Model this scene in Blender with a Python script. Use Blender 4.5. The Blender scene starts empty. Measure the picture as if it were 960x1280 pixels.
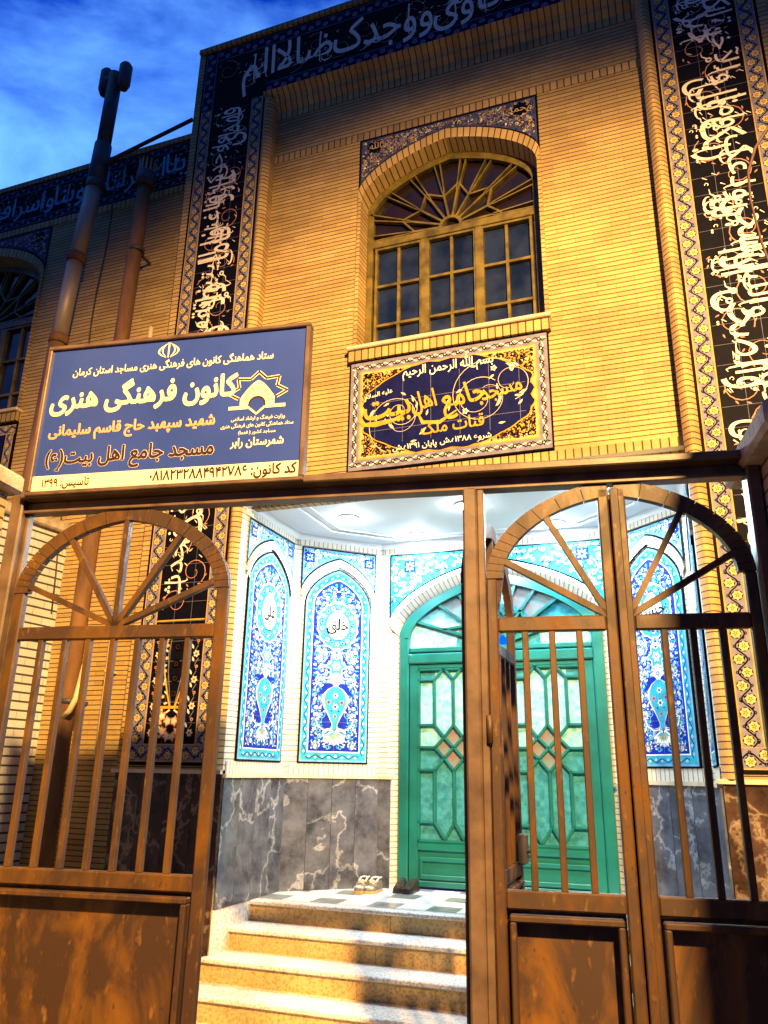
import bpy, math, random, unicodedata
from mathutils import Matrix, Vector
S = bpy.context.scene
COL = S.collection
R = math.radians
PI = math.pi
ZC = 1.78                      # camera height above the yard ground; facade heights below are given from eye level

# ------------------------------------------------------------------ camera, sky, lamps, exposure
def cam_axes(yaw, pit, rol):
    cy, sy, cp, sp = math.cos(yaw), math.sin(yaw), math.cos(pit), math.sin(pit)
    f = Vector((sy*cp, cy*cp, sp)); r = Vector((cy, -sy, 0)); u = r.cross(f)
    cr, sr = math.cos(rol), math.sin(rol)
    return cr*r + sr*u, -sr*r + cr*u, f
r_, u_, f_ = cam_axes(R(-20.3), R(18.4), R(1.0))
cd = bpy.data.cameras.new('camera'); cam = bpy.data.objects.new('camera', cd); COL.objects.link(cam)
m3 = Matrix((r_, u_, -f_)).transposed()
cam.matrix_world = Matrix.Translation((0, 0, ZC)) @ m3.to_4x4()
cd.sensor_fit = 'VERTICAL'; cd.sensor_height = 36; cd.sensor_width = 27; cd.lens = 981/1280*36
cd.clip_start = 0.05; cd.clip_end = 5000
S.camera = cam

W = bpy.data.worlds.new('World'); S.world = W; W.use_nodes = True
nt = W.node_tree; nt.nodes.clear()
N = nt.nodes.new; L = nt.links.new
out = N('ShaderNodeOutputWorld'); bg = N('ShaderNodeBackground'); L(bg.outputs[0], out.inputs[0])
sky = N('ShaderNodeTexSky'); sky.sky_type = 'NISHITA'; sky.sun_disc = False
sky.sun_elevation = R(2.0); sky.sun_rotation = R(135); sky.altitude = 1800; sky.ozone_density = 4.0; sky.air_density = 1.0; sky.dust_density = 0.3
hs = N('ShaderNodeHueSaturation'); hs.inputs['Hue'].default_value = 0.51; hs.inputs['Saturation'].default_value = 1.55; hs.inputs['Value'].default_value = 1.0
L(sky.outputs[0], hs.inputs['Color'])
tint = N('ShaderNodeMix'); tint.data_type = 'RGBA'; tint.blend_type = 'MULTIPLY'; tint.inputs['Factor'].default_value = 1; tint.inputs['B'].default_value = (0.35, 1.35, 3.2, 1)
L(hs.outputs[0], tint.inputs['A'])
tc = N('ShaderNodeTexCoord'); mp = N('ShaderNodeMapping'); mp.inputs['Scale'].default_value = (1, 1, 2.2)
L(tc.outputs['Generated'], mp.inputs[0])
n1 = N('ShaderNodeTexNoise'); n1.inputs['Scale'].default_value = 3.2; n1.inputs['Detail'].default_value = 7; n1.inputs['Roughness'].default_value = 0.56; n1.inputs['Distortion'].default_value = 0.3
L(mp.outputs[0], n1.inputs['Vector'])
rp = N('ShaderNodeValToRGB'); rp.color_ramp.elements[0].position = 0.44; rp.color_ramp.elements[1].position = 0.72
L(n1.outputs['Fac'], rp.inputs[0])
mx = N('ShaderNodeMix'); mx.data_type = 'RGBA'
cl = N('ShaderNodeMix'); cl.data_type = 'RGBA'; cl.blend_type = 'ADD'; cl.inputs['Factor'].default_value = 1.0
L(tint.outputs['Result'], cl.inputs['A']); cl.inputs['B'].default_value = (0.9, 2.4, 4.2, 1)
L(rp.outputs[0], mx.inputs['Factor']); L(tint.outputs['Result'], mx.inputs['A']); L(cl.outputs['Result'], mx.inputs['B'])
dv = N('ShaderNodeVectorMath'); dv.operation = 'DOT_PRODUCT'; dv.inputs[1].default_value = (-.56, .60, .57); L(tc.outputs['Generated'], dv.inputs[0])
mr = N('ShaderNodeMapRange'); mr.inputs['From Min'].default_value = -.3; mr.inputs['From Max'].default_value = .95; mr.inputs['To Min'].default_value = .34; mr.inputs['To Max'].default_value = 1.9
L(dv.outputs['Value'], mr.inputs['Value'])
gm = N('ShaderNodeMix'); gm.data_type = 'RGBA'; gm.blend_type = 'MULTIPLY'; gm.inputs['Factor'].default_value = 1; L(mx.outputs['Result'], gm.inputs['A']); L(mr.outputs['Result'], gm.inputs['B'])
L(gm.outputs['Result'], bg.inputs['Color']); bg.inputs['Strength'].default_value = 0.13

def lamp(name, kind, loc, energy, color, **kw):
    d = bpy.data.lights.new(name, kind); d.energy = energy; d.color = color
    for k, v in kw.items(): setattr(d, k, v)
    o = bpy.data.objects.new(name, d); o.location = loc; COL.objects.link(o); return o
# sodium street lamp across the lane, up and to the right behind the camera
st = lamp('street_lamp_light', 'SPOT', (3.1, -3.55, 8.2), 25500, (1.0, 0.59, 0.19), spot_size=R(63.5), spot_blend=0.80, shadow_soft_size=0.20)
st.rotation_euler = (Vector((-1.5, 5.8, 2.0)) - st.location).to_track_quat('-Z', 'Y').to_euler()

vs = S.view_settings; vs.view_transform = 'Standard'; vs.look = 'None'; vs.exposure = 0.0; vs.gamma = 1.0; vs.use_curve_mapping = False
S.cycles.use_denoising = True
try: S.cycles.max_bounces = 8; S.cycles.diffuse_bounces = 2
except Exception: pass

# ------------------------------------------------------------------ materials
MATS = {}
def newmat(name):
    m = bpy.data.materials.new(name); m.use_nodes = True; MATS[name] = m
    t = m.node_tree; b = t.nodes['Principled BSDF']; return m, t, b
def sock(b, k, v): b.inputs[k].default_value = v
def pmat(name, col, rough=0.5, metal=0.0, var=0.12, scale=6.0, bump=0.0, bscale=60.0, col2=None, coat=0.0, spec=None, stretch=None):
    m, t, b = newmat(name)
    sock(b, 'Roughness', rough); sock(b, 'Metallic', metal)
    if coat: sock(b, 'Coat Weight', coat); sock(b, 'Coat Roughness', 0.08)
    if spec is not None: sock(b, 'Specular IOR Level', spec)
    c = t.nodes.new('ShaderNodeTexCoord'); n = t.nodes.new('ShaderNodeTexNoise'); n.inputs['Scale'].default_value = scale; n.inputs['Detail'].default_value = 6
    src = c.outputs['Object']
    if stretch:
        mp = t.nodes.new('ShaderNodeMapping'); mp.inputs['Scale'].default_value = stretch; t.links.new(src, mp.inputs[0]); src = mp.outputs[0]
    t.links.new(src, n.inputs['Vector'])
    mx = t.nodes.new('ShaderNodeMix'); mx.data_type = 'RGBA'
    c2 = col2 if col2 else tuple(max(0, x*(1-var*2)) for x in col)
    c1 = col if col2 else tuple(min(1, x*(1+var*.6)) for x in col)
    mx.inputs['A'].default_value = (*c1, 1); mx.inputs['B'].default_value = (*c2, 1)
    rp = t.nodes.new('ShaderNodeValToRGB'); rp.color_ramp.elements[0].position = .36; rp.color_ramp.elements[1].position = .70
    t.links.new(n.outputs['Fac'], rp.inputs[0]); t.links.new(rp.outputs[0], mx.inputs['Factor'])
    t.links.new(mx.outputs['Result'], b.inputs['Base Color'])
    if bump:
        n2 = t.nodes.new('ShaderNodeTexNoise'); n2.inputs['Scale'].default_value = bscale; n2.inputs['Detail'].default_value = 4; t.links.new(c.outputs['Object'], n2.inputs['Vector'])
        bp = t.nodes.new('ShaderNodeBump'); bp.inputs['Strength'].default_value = bump; bp.inputs['Distance'].default_value = 0.01
        t.links.new(n2.outputs['Fac'], bp.inputs['Height']); t.links.new(bp.outputs[0], b.inputs['Normal'])
    return m
def brickmat(name, c1, c2, mortar, bw, rh, ms, grime=0.36, rough=0.75, off=0.5, ust=5.0):
    m, t, b = newmat(name)
    sock(b, 'Roughness', rough)
    uv = t.nodes.new('ShaderNodeUVMap'); uv.uv_map = 'UVMap'
    us = t.nodes.new('ShaderNodeVectorMath'); us.operation = 'MULTIPLY'; us.inputs[1].default_value = (ust, 1, 1)
    dn = t.nodes.new('ShaderNodeTexNoise'); dn.inputs['Scale'].default_value = 1.3; dn.inputs['Detail'].default_value = 3
    t.links.new(uv.outputs[0], dn.inputs['Vector'])
    wob = t.nodes.new('ShaderNodeVectorMath'); wob.operation = 'SCALE'; wob.inputs['Scale'].default_value = 0.012
    t.links.new(dn.outputs['Color'], wob.inputs[0])
    add = t.nodes.new('ShaderNodeVectorMath'); add.operation = 'ADD'; t.links.new(uv.outputs[0], add.inputs[0]); t.links.new(wob.outputs[0], add.inputs[1])
    br = t.nodes.new('ShaderNodeTexBrick'); br.offset = off
    br.inputs['Scale'].default_value = 1.0; br.inputs['Brick Width'].default_value = bw*ust; br.inputs['Row Height'].default_value = rh
    br.inputs['Mortar Size'].default_value = ms; br.inputs['Mortar Smooth'].default_value = 0.15; br.inputs['Bias'].default_value = -0.1
    br.inputs['Color1'].default_value = (*c1, 1); br.inputs['Color2'].default_value = (*c2, 1); br.inputs['Mortar'].default_value = (*mortar, 1)
    t.links.new(add.outputs[0], us.inputs[0]); t.links.new(us.outputs[0], br.inputs['Vector'])
    n = t.nodes.new('ShaderNodeTexNoise'); n.inputs['Scale'].default_value = 1.1; n.inputs['Detail'].default_value = 8; n.inputs['Roughness'].default_value = .65
    t.links.new(uv.outputs[0], n.inputs['Vector'])
    rp = t.nodes.new('ShaderNodeValToRGB'); rp.color_ramp.elements[0].position = .38; rp.color_ramp.elements[1].position = .7
    g = 1 - grime; rp.color_ramp.elements[0].color = (g, g*.97, g*.94, 1); rp.color_ramp.elements[1].color = (1, 1, 1, 1)
    t.links.new(n.outputs['Fac'], rp.inputs[0])
    mul = t.nodes.new('ShaderNodeMix'); mul.data_type = 'RGBA'; mul.blend_type = 'MULTIPLY'; mul.inputs['Factor'].default_value = 1
    t.links.new(br.outputs['Color'], mul.inputs['A']); t.links.new(rp.outputs[0], mul.inputs['B'])
    n3 = t.nodes.new('ShaderNodeTexNoise'); n3.inputs['Scale'].default_value = 90; n3.inputs['Detail'].default_value = 3; t.links.new(uv.outputs[0], n3.inputs['Vector'])
    rp3 = t.nodes.new('ShaderNodeValToRGB'); rp3.color_ramp.elements[0].color = (.78, .76, .74, 1); rp3.color_ramp.elements[0].position = .3; rp3.color_ramp.elements[1].position = .6
    t.links.new(n3.outputs['Fac'], rp3.inputs[0])
    mul2 = t.nodes.new('ShaderNodeMix'); mul2.data_type = 'RGBA'; mul2.blend_type = 'MULTIPLY'; mul2.inputs['Factor'].default_value = 1
    t.links.new(mul.outputs['Result'], mul2.inputs['A']); t.links.new(rp3.outputs[0], mul2.inputs['B'])
    t.links.new(mul2.outputs['Result'], b.inputs['Base Color'])
    inv = t.nodes.new('ShaderNodeMath'); inv.operation = 'SUBTRACT'; inv.inputs[0].default_value = 1; t.links.new(br.outputs['Fac'], inv.inputs[1])
    ad2 = t.nodes.new('ShaderNodeMath'); ad2.operation = 'MULTIPLY_ADD'; ad2.inputs[1].default_value = .25
    t.links.new(n3.outputs['Fac'], ad2.inputs[0]); t.links.new(inv.outputs[0], ad2.inputs[2])
    bp = t.nodes.new('ShaderNodeBump'); bp.inputs['Strength'].default_value = 0.7; bp.inputs['Distance'].default_value = 0.006
    t.links.new(ad2.outputs[0], bp.inputs['Height']); t.links.new(bp.outputs[0], b.inputs['Normal'])
    return m
BUFF1, BUFF2, MORT = (.60, .41, .155), (.46, .295, .105), (.055, .028, .016)
M_brick = brickmat('buff_brick', BUFF1, BUFF2, MORT, .30, .043, .0045)
M_sold = brickmat('soldier_brick', BUFF1, BUFF2, MORT, .5, .064, .006, off=0.0)
M_strip = brickmat('strip_brick', BUFF1, BUFF2, MORT, .5, .047, .0045, off=0.0)
M_porch = brickmat('porch_brick', (.74, .68, .58), (.66, .60, .50), (.22, .18, .15), .24, .047, .0042, grime=.12)
M_psold = brickmat('porch_soldier_brick', (.74, .68, .58), (.66, .60, .50), (.22, .18, .15), .5, .05, .0045, grime=.12, off=0)
M_white = brickmat('pale_wall_brick', (.68, .68, .68), (.60, .60, .60), (.06, .055, .05), .23, .078, .009, grime=.25)
M_pier = brickmat('pier_brick', (.55, .42, .27), (.46, .34, .21), (.07, .04, .025), .25, .058, .006, grime=.3)

def marble(name, base, vein, dark):
    m, t, b = newmat(name); sock(b, 'Roughness', .13)
    uv = t.nodes.new('ShaderNodeUVMap'); uv.uv_map = 'UVMap'
    n0 = t.nodes.new('ShaderNodeTexNoise'); n0.inputs['Scale'].default_value = 2.2; n0.inputs['Detail'].default_value = 8; n0.inputs['Roughness'].default_value = .6
    t.links.new(uv.outputs[0], n0.inputs['Vector'])
    sc = t.nodes.new('ShaderNodeVectorMath'); sc.operation = 'SCALE'; sc.inputs['Scale'].default_value = .9; t.links.new(n0.outputs['Color'], sc.inputs[0])
    ad = t.nodes.new('ShaderNodeVectorMath'); ad.operation = 'ADD'; t.links.new(uv.outputs[0], ad.inputs[0]); t.links.new(sc.outputs[0], ad.inputs[1])
    vo = t.nodes.new('ShaderNodeTexVoronoi'); vo.feature = 'DISTANCE_TO_EDGE'; vo.inputs['Scale'].default_value = 1.5; t.links.new(ad.outputs[0], vo.inputs['Vector'])
    rp = t.nodes.new('ShaderNodeValToRGB'); e = rp.color_ramp.elements; e[0].position = 0; e[0].color = (1, 1, 1, 1); e[1].position = .038; e[1].color = (0, 0, 0, 1)
    t.links.new(vo.outputs['Distance'], rp.inputs[0])
    n2 = t.nodes.new('ShaderNodeTexNoise'); n2.inputs['Scale'].default_value = 3.5; n2.inputs['Detail'].default_value = 9; n2.inputs['Roughness'].default_value = .7; t.links.new(uv.outputs[0], n2.inputs['Vector'])
    r2 = t.nodes.new('ShaderNodeValToRGB'); r2.color_ramp.elements[0].position = .30; r2.color_ramp.elements[1].position = .72; t.links.new(n2.outputs['Fac'], r2.inputs[0])
    ml = t.nodes.new('ShaderNodeMath'); ml.operation = 'MULTIPLY'; t.links.new(rp.outputs[0], ml.inputs[0]); t.links.new(r2.outputs[0], ml.inputs[1])
    m1 = t.nodes.new('ShaderNodeMix'); m1.data_type = 'RGBA'; m1.inputs['A'].default_value = (*dark, 1); m1.inputs['B'].default_value = (*[x*1.35 for x in base], 1)
    r5 = t.nodes.new('ShaderNodeValToRGB'); r5.color_ramp.elements[0].position = .36; r5.color_ramp.elements[1].position = .64; t.links.new(n2.outputs['Fac'], r5.inputs[0]); t.links.new(r5.outputs[0], m1.inputs['Factor'])
    m2 = t.nodes.new('ShaderNodeMix'); m2.data_type = 'RGBA'; m2.inputs['B'].default_value = (*vein, 1); t.links.new(ml.outputs[0], m2.inputs['Factor']); t.links.new(m1.outputs['Result'], m2.inputs['A'])
    t.links.new(m2.outputs['Result'], b.inputs['Base Color']); return m
M_marble = marble('grey_marble', (.085, .094, .122), (.40, .41, .44), (.028, .031, .045))
M_marbleb = marble('brown_marble', (.06, .033, .024), (.34, .26, .20), (.018, .010, .008))

def speckle(name, c1, c2):
    m, t, b = newmat(name); sock(b, 'Roughness', .45)
    c = t.nodes.new('ShaderNodeTexCoord'); vo = t.nodes.new('ShaderNodeTexVoronoi'); vo.inputs['Scale'].default_value = 85; t.links.new(c.outputs['Object'], vo.inputs['Vector'])
    n = t.nodes.new('ShaderNodeTexNoise'); n.inputs['Scale'].default_value = 55; n.inputs['Detail'].default_value = 5; t.links.new(c.outputs['Object'], n.inputs['Vector'])
    rp = t.nodes.new('ShaderNodeValToRGB'); rp.color_ramp.elements[0].position = .38; rp.color_ramp.elements[1].position = .52; t.links.new(n.outputs['Fac'], rp.inputs[0])
    mx = t.nodes.new('ShaderNodeMix'); mx.data_type = 'RGBA'; mx.inputs['A'].default_value = (*c2, 1); mx.inputs['B'].default_value = (*c1, 1); t.links.new(rp.outputs[0], mx.inputs['Factor'])
    n4 = t.nodes.new('ShaderNodeTexNoise'); n4.inputs['Scale'].default_value = 2.5; n4.inputs['Detail'].default_value = 6; t.links.new(c.outputs['Object'], n4.inputs['Vector'])
    r4 = t.nodes.new('ShaderNodeValToRGB'); r4.color_ramp.elements[0].position = .35; r4.color_ramp.elements[1].position = .6; r4.color_ramp.elements[0].color = (.78, .72, .66, 1); t.links.new(n4.outputs['Fac'], r4.inputs[0])
    mu = t.nodes.new('ShaderNodeMix'); mu.data_type = 'RGBA'; mu.blend_type = 'MULTIPLY'; mu.inputs['Factor'].default_value = 1; t.links.new(mx.outputs['Result'], mu.inputs['A']); t.links.new(r4.outputs[0], mu.inputs['B'])
    t.links.new(mu.outputs['Result'], b.inputs['Base Color']); return m
M_granite = speckle('cream_granite', (.74, .70, .66), (.46, .40, .34))
M_gold_gran = speckle('ochre_granite', (.56, .38, .15), (.36, .22, .08))

def steel(name, base, rust, hi, sc, thr):
    m, t, b = newmat(name); Nn = t.nodes.new; Lk = t.links.new
    c = Nn('ShaderNodeTexCoord'); mp = Nn('ShaderNodeMapping'); mp.inputs['Scale'].default_value = (1, 1, .42); Lk(c.outputs['Object'], mp.inputs[0])
    n1 = Nn('ShaderNodeTexNoise'); n1.inputs['Scale'].default_value = sc; n1.inputs['Detail'].default_value = 7; n1.inputs['Roughness'].default_value = .6; n1.inputs['Distortion'].default_value = .6; Lk(mp.outputs[0], n1.inputs['Vector'])
    r1 = Nn('ShaderNodeValToRGB'); r1.color_ramp.elements[0].position = thr; r1.color_ramp.elements[1].position = thr+.22; Lk(n1.outputs['Fac'], r1.inputs[0])
    mx = Nn('ShaderNodeMix'); mx.data_type = 'RGBA'; mx.inputs['A'].default_value = (*rust, 1); mx.inputs['B'].default_value = (*base, 1); Lk(r1.outputs[0], mx.inputs['Factor'])
    n2 = Nn('ShaderNodeTexNoise'); n2.inputs['Scale'].default_value = sc*7; n2.inputs['Detail'].default_value = 5; Lk(mp.outputs[0], n2.inputs['Vector'])
    r2 = Nn('ShaderNodeValToRGB'); r2.color_ramp.elements[0].position = .62; r2.color_ramp.elements[1].position = .80; Lk(n2.outputs['Fac'], r2.inputs[0])
    m2 = Nn('ShaderNodeMix'); m2.data_type = 'RGBA'; m2.inputs['B'].default_value = (*hi, 1); Lk(r2.outputs[0], m2.inputs['Factor']); Lk(mx.outputs['Result'], m2.inputs['A'])
    n3 = Nn('ShaderNodeTexNoise'); n3.inputs['Scale'].default_value = sc*16; n3.inputs['Detail'].default_value = 3; Lk(mp.outputs[0], n3.inputs['Vector'])
    r3 = Nn('ShaderNodeValToRGB'); r3.color_ramp.elements[0].position = .22; r3.color_ramp.elements[1].position = .36; Lk(n3.outputs['Fac'], r3.inputs[0])
    m3 = Nn('ShaderNodeMix'); m3.data_type = 'RGBA'; m3.inputs['A'].default_value = (*[x*.5 for x in rust], 1); Lk(r3.outputs[0], m3.inputs['Factor']); Lk(m2.outputs['Result'], m3.inputs['B'])
    Lk(m3.outputs['Result'], b.inputs['Base Color'])
    rr = Nn('ShaderNodeMapRange'); rr.inputs['To Min'].default_value = .62; rr.inputs['To Max'].default_value = .30; Lk(r1.outputs[0], rr.inputs['Value']); Lk(rr.outputs['Result'], b.inputs['Roughness'])
    bp = Nn('ShaderNodeBump'); bp.inputs['Strength'].default_value = .12; bp.inputs['Distance'].default_value = .006; Lk(n2.outputs['Fac'], bp.inputs['Height']); Lk(bp.outputs[0], b.inputs['Normal'])
    return m
M_gate = steel('bronze_gate_paint', (.098, .044, .0075), (.030, .011, .0035), (.14, .068, .016), 6, .43)
M_panel = steel('rusty_sheet', (.17, .072, .010), (.028, .010, .0035), (.18, .082, .016), 4.2, .44)
M_frame = pmat('gate_frame_paint', (.115, .072, .046), .45, 0, scale=8, col2=(.050, .028, .022), bump=.06)
M_gold = pmat('ochre_window_paint', (.135, .098, .018), .42, 0, .3, 9)
M_green = pmat('green_door_paint', (.007, .135, .122), .30, 0, scale=3, col2=(.004, .080, .070), coat=.2)
M_navy_glass = pmat('dark_window_glass', (.004, .007, .022), .08, 0, scale=3.5, col2=(.020, .030, .075), spec=.6)
M_amber = pmat('amber_fanlight_glass', (.018, .008, .005), .10, 0, scale=5, col2=(.006, .006, .014), spec=.5)
M_rust = pmat('rusted_pipe_steel', (.20, .092, .028), .75, 0, scale=7, col2=(.07, .028, .010), bump=.4, stretch=(1, 1, .3))
M_zinc = pmat('dull_flue_metal', (.42, .34, .27), .5, .3, scale=5, col2=(.24, .17, .12), stretch=(1, 1, .3))
M_cowl = pmat('dark_cowl_metal', (.06, .055, .07), .55, .2, .2, 8)
M_pale_pipe = pmat('cream_pipe_paint', (.60, .47, .25), .45, 0, .1, 9)
M_plaster = pmat('white_ceiling_plaster', (.72, .74, .76), .7, 0, .03, 2)
M_stone = pmat('cream_stone_trim', (.55, .45, .33), .6, 0, .15, 7, bump=.2)
M_cope = pmat('rough_coping_concrete', (.40, .33, .25), .85, 0, .25, 9, bump=.6, bscale=35)
M_ground = pmat('dusty_concrete', (.24, .21, .18), .9, 0, .2, 1.5, bump=.4)
M_asph = pmat('lane_asphalt', (.06, .055, .05), .9, 0, .2, 3, bump=.5)
M_roof = pmat('roof_bitumen', (.06, .05, .05), .9, 0, .2, 3)
M_dark = pmat('shadow_gap_black', (.012, .011, .013), .7, 0, .1, 5)
M_cable = pmat('dark_cable_sheath', (.03, .02, .02), .6, 0, .1, 5)
M_twig = pmat('red_brown_bark', (.045, .012, .010), .7, 0, .2, 20)
M_sole = pmat('tan_sole_rubber', (.42, .26, .12), .7, 0, .15, 20)
M_shoe = pmat('grey_shoe_fabric', (.16, .14, .12), .8, 0, .3, 30, bump=.3)
M_shoew = pmat('pale_shoe_trim', (.62, .58, .52), .7, 0, .1, 20)
M_black = pmat('black_shoe_leather', (.014, .011, .011), .4, 0, .2, 12)
M_tilew = pmat('white_floor_tile', (.64, .66, .68), .25, 0, .06, 4)
M_tileg = pmat('grey_floor_tile', (.20, .22, .22), .28, 0, .2, 5)
M_grout = pmat('floor_grout', (.38, .38, .38), .8, 0, .1, 20)
# tile glazes (flat colours of the ornament)
def glaze(name, col, var=.14, rough=.55): return pmat(name, col, rough, 0, var, 14, spec=.03)
G = dict(black=glaze('black_glaze', (.004, .004, .010)), navy=glaze('navy_glaze', (.007, .009, .075)), cobalt=glaze('cobalt_glaze', (.010, .024, .30)),
    turq=glaze('turquoise_glaze', (.035, .33, .44)), sky=glaze('light_blue_glaze', (.15, .36, .56)), white=glaze('white_glaze', (.78, .76, .72), .04), cream=glaze('cream_glaze', (.72, .60, .42), .06),
    gold=glaze('gold_glaze', (.56, .31, .04)), lav=glaze('grey_blue_glaze', (.19, .18, .27)), slate=glaze('slate_blue_glaze', (.05, .06, .15)), petal=glaze('pale_gold_glaze', (.56, .40, .19)), rose=glaze('rose_glaze', (.48, .22, .16)), brown=glaze('brown_line_glaze', (.05, .02, .025)),
    signblue=pmat('sign_blue_vinyl', (.020, .045, .27), .35, 0, .08, 3), signcream=pmat('sign_cream_vinyl', (.76, .65, .44), .4, 0, .04, 5), signor=pmat('sign_orange_vinyl', (.70, .27, .12), .4, 0, .04, 5),
    signbrown=pmat('sign_brown_vinyl', (.028, .011, .012), .4, 0, .05, 5), letter=glaze('ivory_letter_glaze', (.80, .70, .60), .05))
def glassmat(name, c1, c2, rough=.06):
    m = pmat(name, c1, rough, 0, scale=22, col2=c2, spec=.9, bump=.16, bscale=30); return m
M_teal_glass = glassmat('frosted_teal_glass', (.045, .25, .29), (.018, .13, .17))
M_pale_glass = glassmat('pale_green_reflection_glass', (.26, .54, .57), (.11, .35, .40))  # pale transom glass; also paints the reflection in the upper door panes
M_red_glass = glassmat('rose_pattern_glass', (.24, .15, .14), (.10, .24, .25))
mE, tE, bE = newmat('lit_lamp_diffuser'); sock(bE, 'Base Color', (.9, .9, .9, 1)); sock(bE, 'Emission Color', (.80, .93, 1, 1)); sock(bE, 'Emission Strength', 340)

# ------------------------------------------------------------------ mesh helpers
class MB:
    def __init__(s, xf=None, tangent=None): s.v = []; s.f = []; s.uv = []; s.mi = []; s.mats = []; s.sm = []; s.xf = xf
    def m(s, mat):
        if mat not in s.mats: s.mats.append(mat)
        return s.mats.index(mat)
    def face(s, pts, mat, uvs=None, smooth=False):
        b = len(s.v); s.v += [s.xf(p) if s.xf else tuple(p) for p in pts]
        s.f.append(tuple(range(b, b+len(pts)))); s.mi.append(s.m(mat)); s.sm.append(smooth)
        if uvs is None:
            p0, p1, p2 = Vector(pts[0]), Vector(pts[1]), Vector(pts[2]); n = (p1-p0).cross(p2-p0)
            ax = max(range(3), key=lambda i: abs(n[i])); a, c = {0: (1, 2), 1: (0, 2), 2: (0, 1)}[ax]
            uvs = [(p[a], p[c]) for p in pts]
        s.uv += list(uvs)
    def box(s, x0, x1, y0, y1, z0, z1, mat, swap=False, uvo=(0, 0), skip=''):
        P = lambda x, y, z: (x, y, z)
        fs = {'f': [P(x0,y0,z0), P(x1,y0,z0), P(x1,y0,z1), P(x0,y0,z1)], 'b': [P(x1,y1,z0), P(x0,y1,z0), P(x0,y1,z1), P(x1,y1,z1)],
              'l': [P(x0,y1,z0), P(x0,y0,z0), P(x0,y0,z1), P(x0,y1,z1)], 'r': [P(x1,y0,z0), P(x1,y1,z0), P(x1,y1,z1), P(x1,y0,z1)],
              't': [P(x0,y0,z1), P(x1,y0,z1), P(x1,y1,z1), P(x0,y1,z1)], 'd': [P(x0,y1,z0), P(x1,y1,z0), P(x1,y0,z0), P(x0,y0,z0)]}
        for k, q in fs.items():
            if k in skip: continue
            a, c = {'f': (0, 2), 'b': (0, 2), 'l': (1, 2), 'r': (1, 2), 't': (0, 1), 'd': (0, 1)}[k]
            uv = [(p[a]+uvo[0], p[c]+uvo[1]) for p in q]
            if swap: uv = [(v, u) for u, v in uv]
            s.face(q, mat, uv)
    def cbox(s, x0, x1, y0, y1, z0, z1, mat, c=.006):
        """box with chamfered edges"""
        a = [(x0, x1), (y0, y1), (z0, z1)]
        c = min(c, *[(q[1]-q[0])*.4 for q in a])
        def pt(ix, iy, iz, ax):
            o = []
            for k, (i, q) in enumerate(zip((ix, iy, iz), a)):
                e = q[i]
                if k != ax: e += c*(1-2*i)
                o.append(e)
            return tuple(o)
        cor = [(i, j, k) for i in (0, 1) for j in (0, 1) for k in (0, 1)]
        for ax in range(3):
            o = [k for k in range(3) if k != ax]
            for side in (0, 1):
                q = []
                for (i, j) in ((0, 0), (1, 0), (1, 1), (0, 1)):
                    t = [0, 0, 0]; t[ax] = side; t[o[0]] = i; t[o[1]] = j; q.append(pt(*t, ax))
                if (side == 0) == (ax != 1): q.reverse()
                s.face(q, mat)
            for i in (0, 1):
                for j in (0, 1):
                    t0 = [0, 0, 0]; t1 = [0, 0, 0]; t0[o[0]] = t1[o[0]] = i; t0[o[1]] = t1[o[1]] = j; t1[ax] = 1
                    s.face([pt(*t0, o[0]), pt(*t1, o[0]), pt(*t1, o[1]), pt(*t0, o[1])], mat)
        for t in cor: s.face([pt(*t, 0), pt(*t, 1), pt(*t, 2)], mat)
    def tube(s, pts, rad, mat, n=10, cap=True):
        pts = [Vector(p) for p in pts]; rad = rad if isinstance(rad, (list, tuple)) else [rad]*len(pts)
        rings = []; prev = None
        for i, p in enumerate(pts):
            d = (pts[min(i+1, len(pts)-1)] - pts[max(i-1, 0)]).normalized()
            a = prev if prev else (Vector((1, 0, 0)) if abs(d.x) < .8 else Vector((0, 1, 0)))
            a = (a - d*a.dot(d)).normalized(); prev = a; b = d.cross(a)
            rings.append([p + (a*math.cos(2*PI*k/n) + b*math.sin(2*PI*k/n))*rad[i] for k in range(n)])
        for i in range(len(rings)-1):
            for k in range(n):
                s.face([rings[i][k], rings[i][(k+1) % n], rings[i+1][(k+1) % n], rings[i+1][k]], mat, [(0, 0)]*4, True)
        if cap:
            s.face(rings[0][::-1], mat, [(0, 0)]*n); s.face(rings[-1], mat, [(0, 0)]*n)
    def bar(s, p0, p1, w, d, mat, nrm=(0, 1, 0)):
        """square bar from p0 to p1; w in-plane width, d depth along nrm"""
        p0, p1, nrm = Vector(p0), Vector(p1), Vector(nrm); t = (p1-p0).normalized(); a = t.cross(nrm).normalized()*w/2; b = nrm*d/2
        q = [[p+a-b, p-a-b, p-a+b, p+a+b] for p in (p0, p1)]
        for k in range(4): s.face([q[0][k], q[0][(k+1) % 4], q[1][(k+1) % 4], q[1][k]], mat)
        s.face(q[0][::-1], mat); s.face(q[1], mat)
    def build(s, name, parent=None, merge=False):
        me = bpy.data.meshes.new(name); me.from_pydata(s.v, [], s.f); 
        for m in s.mats: me.materials.append(m)
        me.polygons.foreach_set('material_index', s.mi); me.polygons.foreach_set('use_smooth', s.sm)
        uv = me.uv_layers.new(name='UVMap'); flat = [c for p in s.uv for c in p]; uv.data.foreach_set('uv', flat)
        if any(s.sm):
            import bmesh
            bm = bmesh.new(); bm.from_mesh(me); bmesh.ops.remove_doubles(bm, verts=bm.verts, dist=1e-5); bm.to_mesh(me); bm.free()
        me.update(); o = bpy.data.objects.new(name, me); COL.objects.link(o)
        if parent: o.parent = parent; o.matrix_parent_inverse = Matrix.Translation(-parent.location) if parent.type == 'EMPTY' else Matrix()
        return o
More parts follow.
